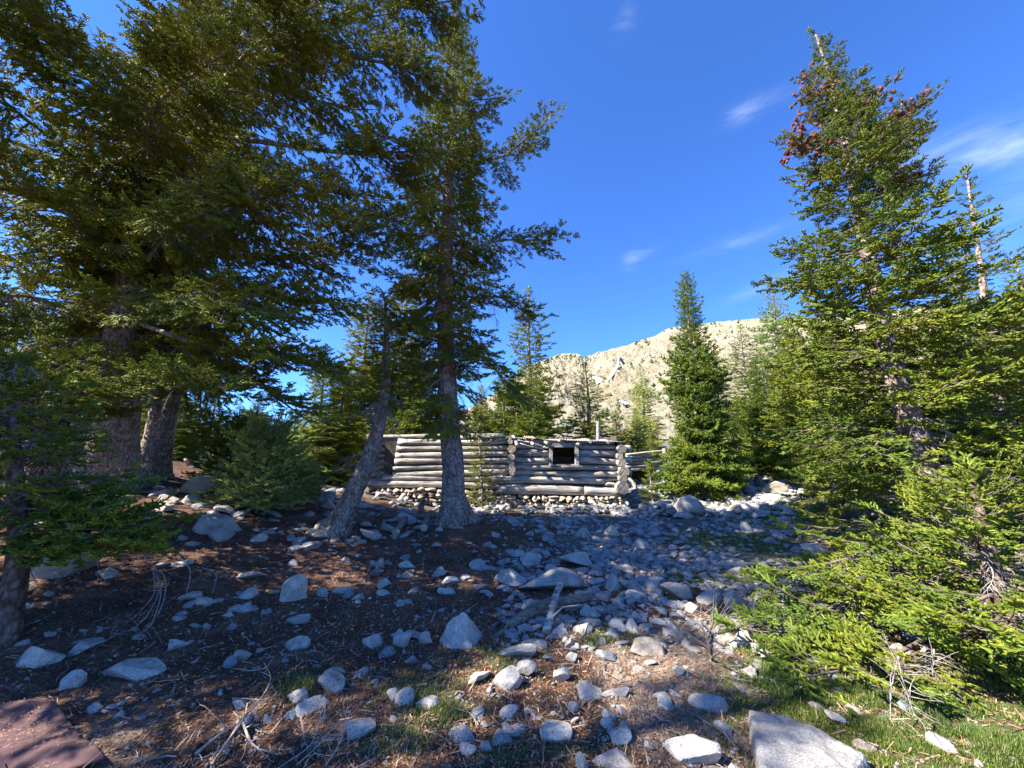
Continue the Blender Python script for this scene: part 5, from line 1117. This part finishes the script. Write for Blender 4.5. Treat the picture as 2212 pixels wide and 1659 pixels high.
b.add(np.concatenate([V, V2]), np.concatenate([F, F[:, ::-1] + k, np.array(ed)]), 0, True); tag(link('ground_mat', b.mesh('ground_mat', [M['mat']]), loc=base), 'dusty maroon ribbed mat lying on the needles in the bottom left corner', 'mat')
# ------------------------------------------------------------------ grass, litter, pebbles
def grass_stuff():
    rg = np.random.default_rng(31); b = MB(); tr = [[], []]
    for gi, (u, v, rx, ry, a) in enumerate(GRASS):
        p = onground(u, v); n = int(9000 * a * rx * ry * 2.6 / (1 + .12 * p.y) ) ; n = min(n * 7, 42000)
        x = p.x + rg.normal(0, rx * .62, n); y = p.y + rg.normal(0, ry * .62, n); k = noise(x * 7, y * 7, 3.) + .5 * noise(x * 19, y * 19, 5.) + .2 * noise(x * 2.6, y * 2.6, 8.) > -.25; x, y = x[k], y[k]; n = len(x); z = hgt(x, y)
        h = rg.uniform(.01, .036, n) * (1 + .5 * noise(x * 6, y * 6, 1.)); az = rg.uniform(0, 6.28, n); w = rg.uniform(.0018, .0035, n) * (1 + p.y * .12); ln = rg.uniform(.2, 1.1, n) * h
        s = np.stack([np.cos(az + 1.57) * w, np.sin(az + 1.57) * w, 0 * w], 1); B0 = np.stack([x, y, z - .003], 1); tip = B0 + np.stack([np.cos(az) * ln, np.sin(az) * ln, h], 1)
        T = np.stack([B0 - s, B0 + s, tip], 1); dry = rg.random(n) < (.15 if gi in (0, 1, 2, 3, 4, 16) else .4); tr[0].append(T[~dry]); tr[1].append(T[dry])
    b.soup(np.concatenate(tr[0]), 0); b.soup(np.concatenate(tr[1]), 1)
    tag(link('grass', b.mesh('grass', [M['grass'], M['drygrass']])), 'short green and straw-coloured grass growing in patches between the stones', 'grass', kind='stuff')
M['grass'] = needle_mat('grass_blade', (.05, .09, .012), (.09, .15, .025), (.15, .21, .04), .3)
M['drygrass'] = needle_mat('dry_grass', (.24, .19, .1), (.34, .27, .15), (.44, .36, .22), .3)
grass_stuff()
M['litter'] = simple('litter', (.12, .06, .035), .9); 
def litter_mat():
    m, t, p, o = mat('needle_litter'); g = t.nodes.new('ShaderNodeNewGeometry')
    t.links.new(ramp(t, g.outputs['Random Per Island'], [(0, (.06, .03, .02)), (.4, (.2, .1, .06)), (.75, (.36, .22, .13)), (1, (.46, .34, .23))]), p.inputs['Base Color']); return m
M['litter'] = litter_mat()
def litter_stuff():
    rg = np.random.default_rng(33); b = MB(); n = 120000
    r = 1.7 * np.exp(rg.random(n) * math.log(10 / 1.7)); a = rg.uniform(-.98, .98, n); x = r * np.sin(a); y = r * np.cos(a)
    k = (x < .2) | (y < 5.2) | (rg.random(n) < .3); x, y, r = x[k], y[k], r[k]; n = len(x); z = hgt(x, y) + np.exp(-r / 14) * (.012 * fbm(x * 4, y * 4, 2.0, 4) + .008 * fbm(x * 17, y * 17, 4.0, 3))
    l = rg.uniform(.008, .034, n) * (1 + (rg.random(n) < .06) * 2.5); w = np.minimum(rg.uniform(.0015, .007, n), l * .4) * (1 + .06 * r); az = rg.uniform(0, 6.28, n); el = rg.normal(.1, .35, n)
    d = np.stack([np.cos(az) * np.cos(el), np.sin(az) * np.cos(el), np.sin(el)], 1) * l[:, None] * .5; s = np.stack([-np.sin(az), np.cos(az), rg.normal(0, .5, n)], 1) * w[:, None] * .5
    c = np.stack([x, y, z + .004 + np.abs(d[:, 2])], 1); V = np.stack([c - d - s, c - d + s, c + d + s * .6, c + d - s * .6], 1).reshape(-1, 3); b.add(V, np.arange(n * 4).reshape(-1, 4))
    k = 900; A2, B2 = rg.random(k) * 1.2, rg.random(k); c = c3 + A2[:, None] * e1 + B2[:, None] * e2; c[:, 2] = hgt(c[:, 0], c[:, 1]) + .045 + .012 * np.sin(A2 * 9 + B2 * 3); az = rg.uniform(0, 6.28, k); l = rg.uniform(.004, .018, k)
    d = np.stack([np.cos(az), np.sin(az), 0 * az], 1) * l[:, None] * .5; s = np.stack([-np.sin(az), np.cos(az), 0 * az], 1) * .0014
    V = np.stack([c - d - s, c - d + s, c + d + s, c + d - s], 1).reshape(-1, 3); b.add(V, np.arange(k * 4).reshape(-1, 4))
    tag(link('needle_litter', b.mesh('needle_litter', [M['litter']])), 'brown needles, cone scales and twigs covering the forest floor', 'litter', kind='stuff')
    b = MB(); n = 2600
    for i in range(n):
        r = 1.8 * math.exp(rg.random() * math.log(9 / 1.8)); a = rg.uniform(-.98, .98); x = r * math.sin(a); y = r * math.cos(a); s = rg.uniform(.012, .035) * (1 + .05 * r)
        V, F = RV[1][rg.integers(14)]; th = rg.uniform(0, 6.28); c, sn = math.cos(th), math.sin(th); V = V * s * np.array([1, .8, .55]); V = np.stack([V[:, 0] * c - V[:, 1] * sn, V[:, 0] * sn + V[:, 1] * c, V[:, 2]], 1) + np.array([x, y, float(hgt(x, y)) + s * .2]); b.add(V, F)
    tag(link('pebbles', b.mesh('pebbles', [M['rock']])), 'small pebbles lying loose over the soil', 'pebbles', kind='stuff')
    b = MB(); 
    for i in range(420):       # fallen twigs
        r = 1.8 * math.exp(rg.random() * math.log(8 / 1.8)); a = rg.uniform(-.98, .55); x = r * math.sin(a); y = r * math.cos(a); th = rg.uniform(0, 6.28); q = []; X, Y = x, y; st = rg.uniform(.015, .05)
        for k in range(6): q.append((X, Y, float(hgt(X, Y)) + .012 + .012 * rg.random())); th += rg.normal(0, .3); X += st * math.cos(th); Y += st * math.sin(th)
        b.add(*tube(np.array(q), np.linspace(.004, .0015, 6), 4), 0, True)
    tag(link('fallen_twigs', b.mesh('fallen_twigs', [M['dead']])), 'thin bleached twigs fallen all over the needle duff', 'twigs', kind='stuff')
litter_stuff()
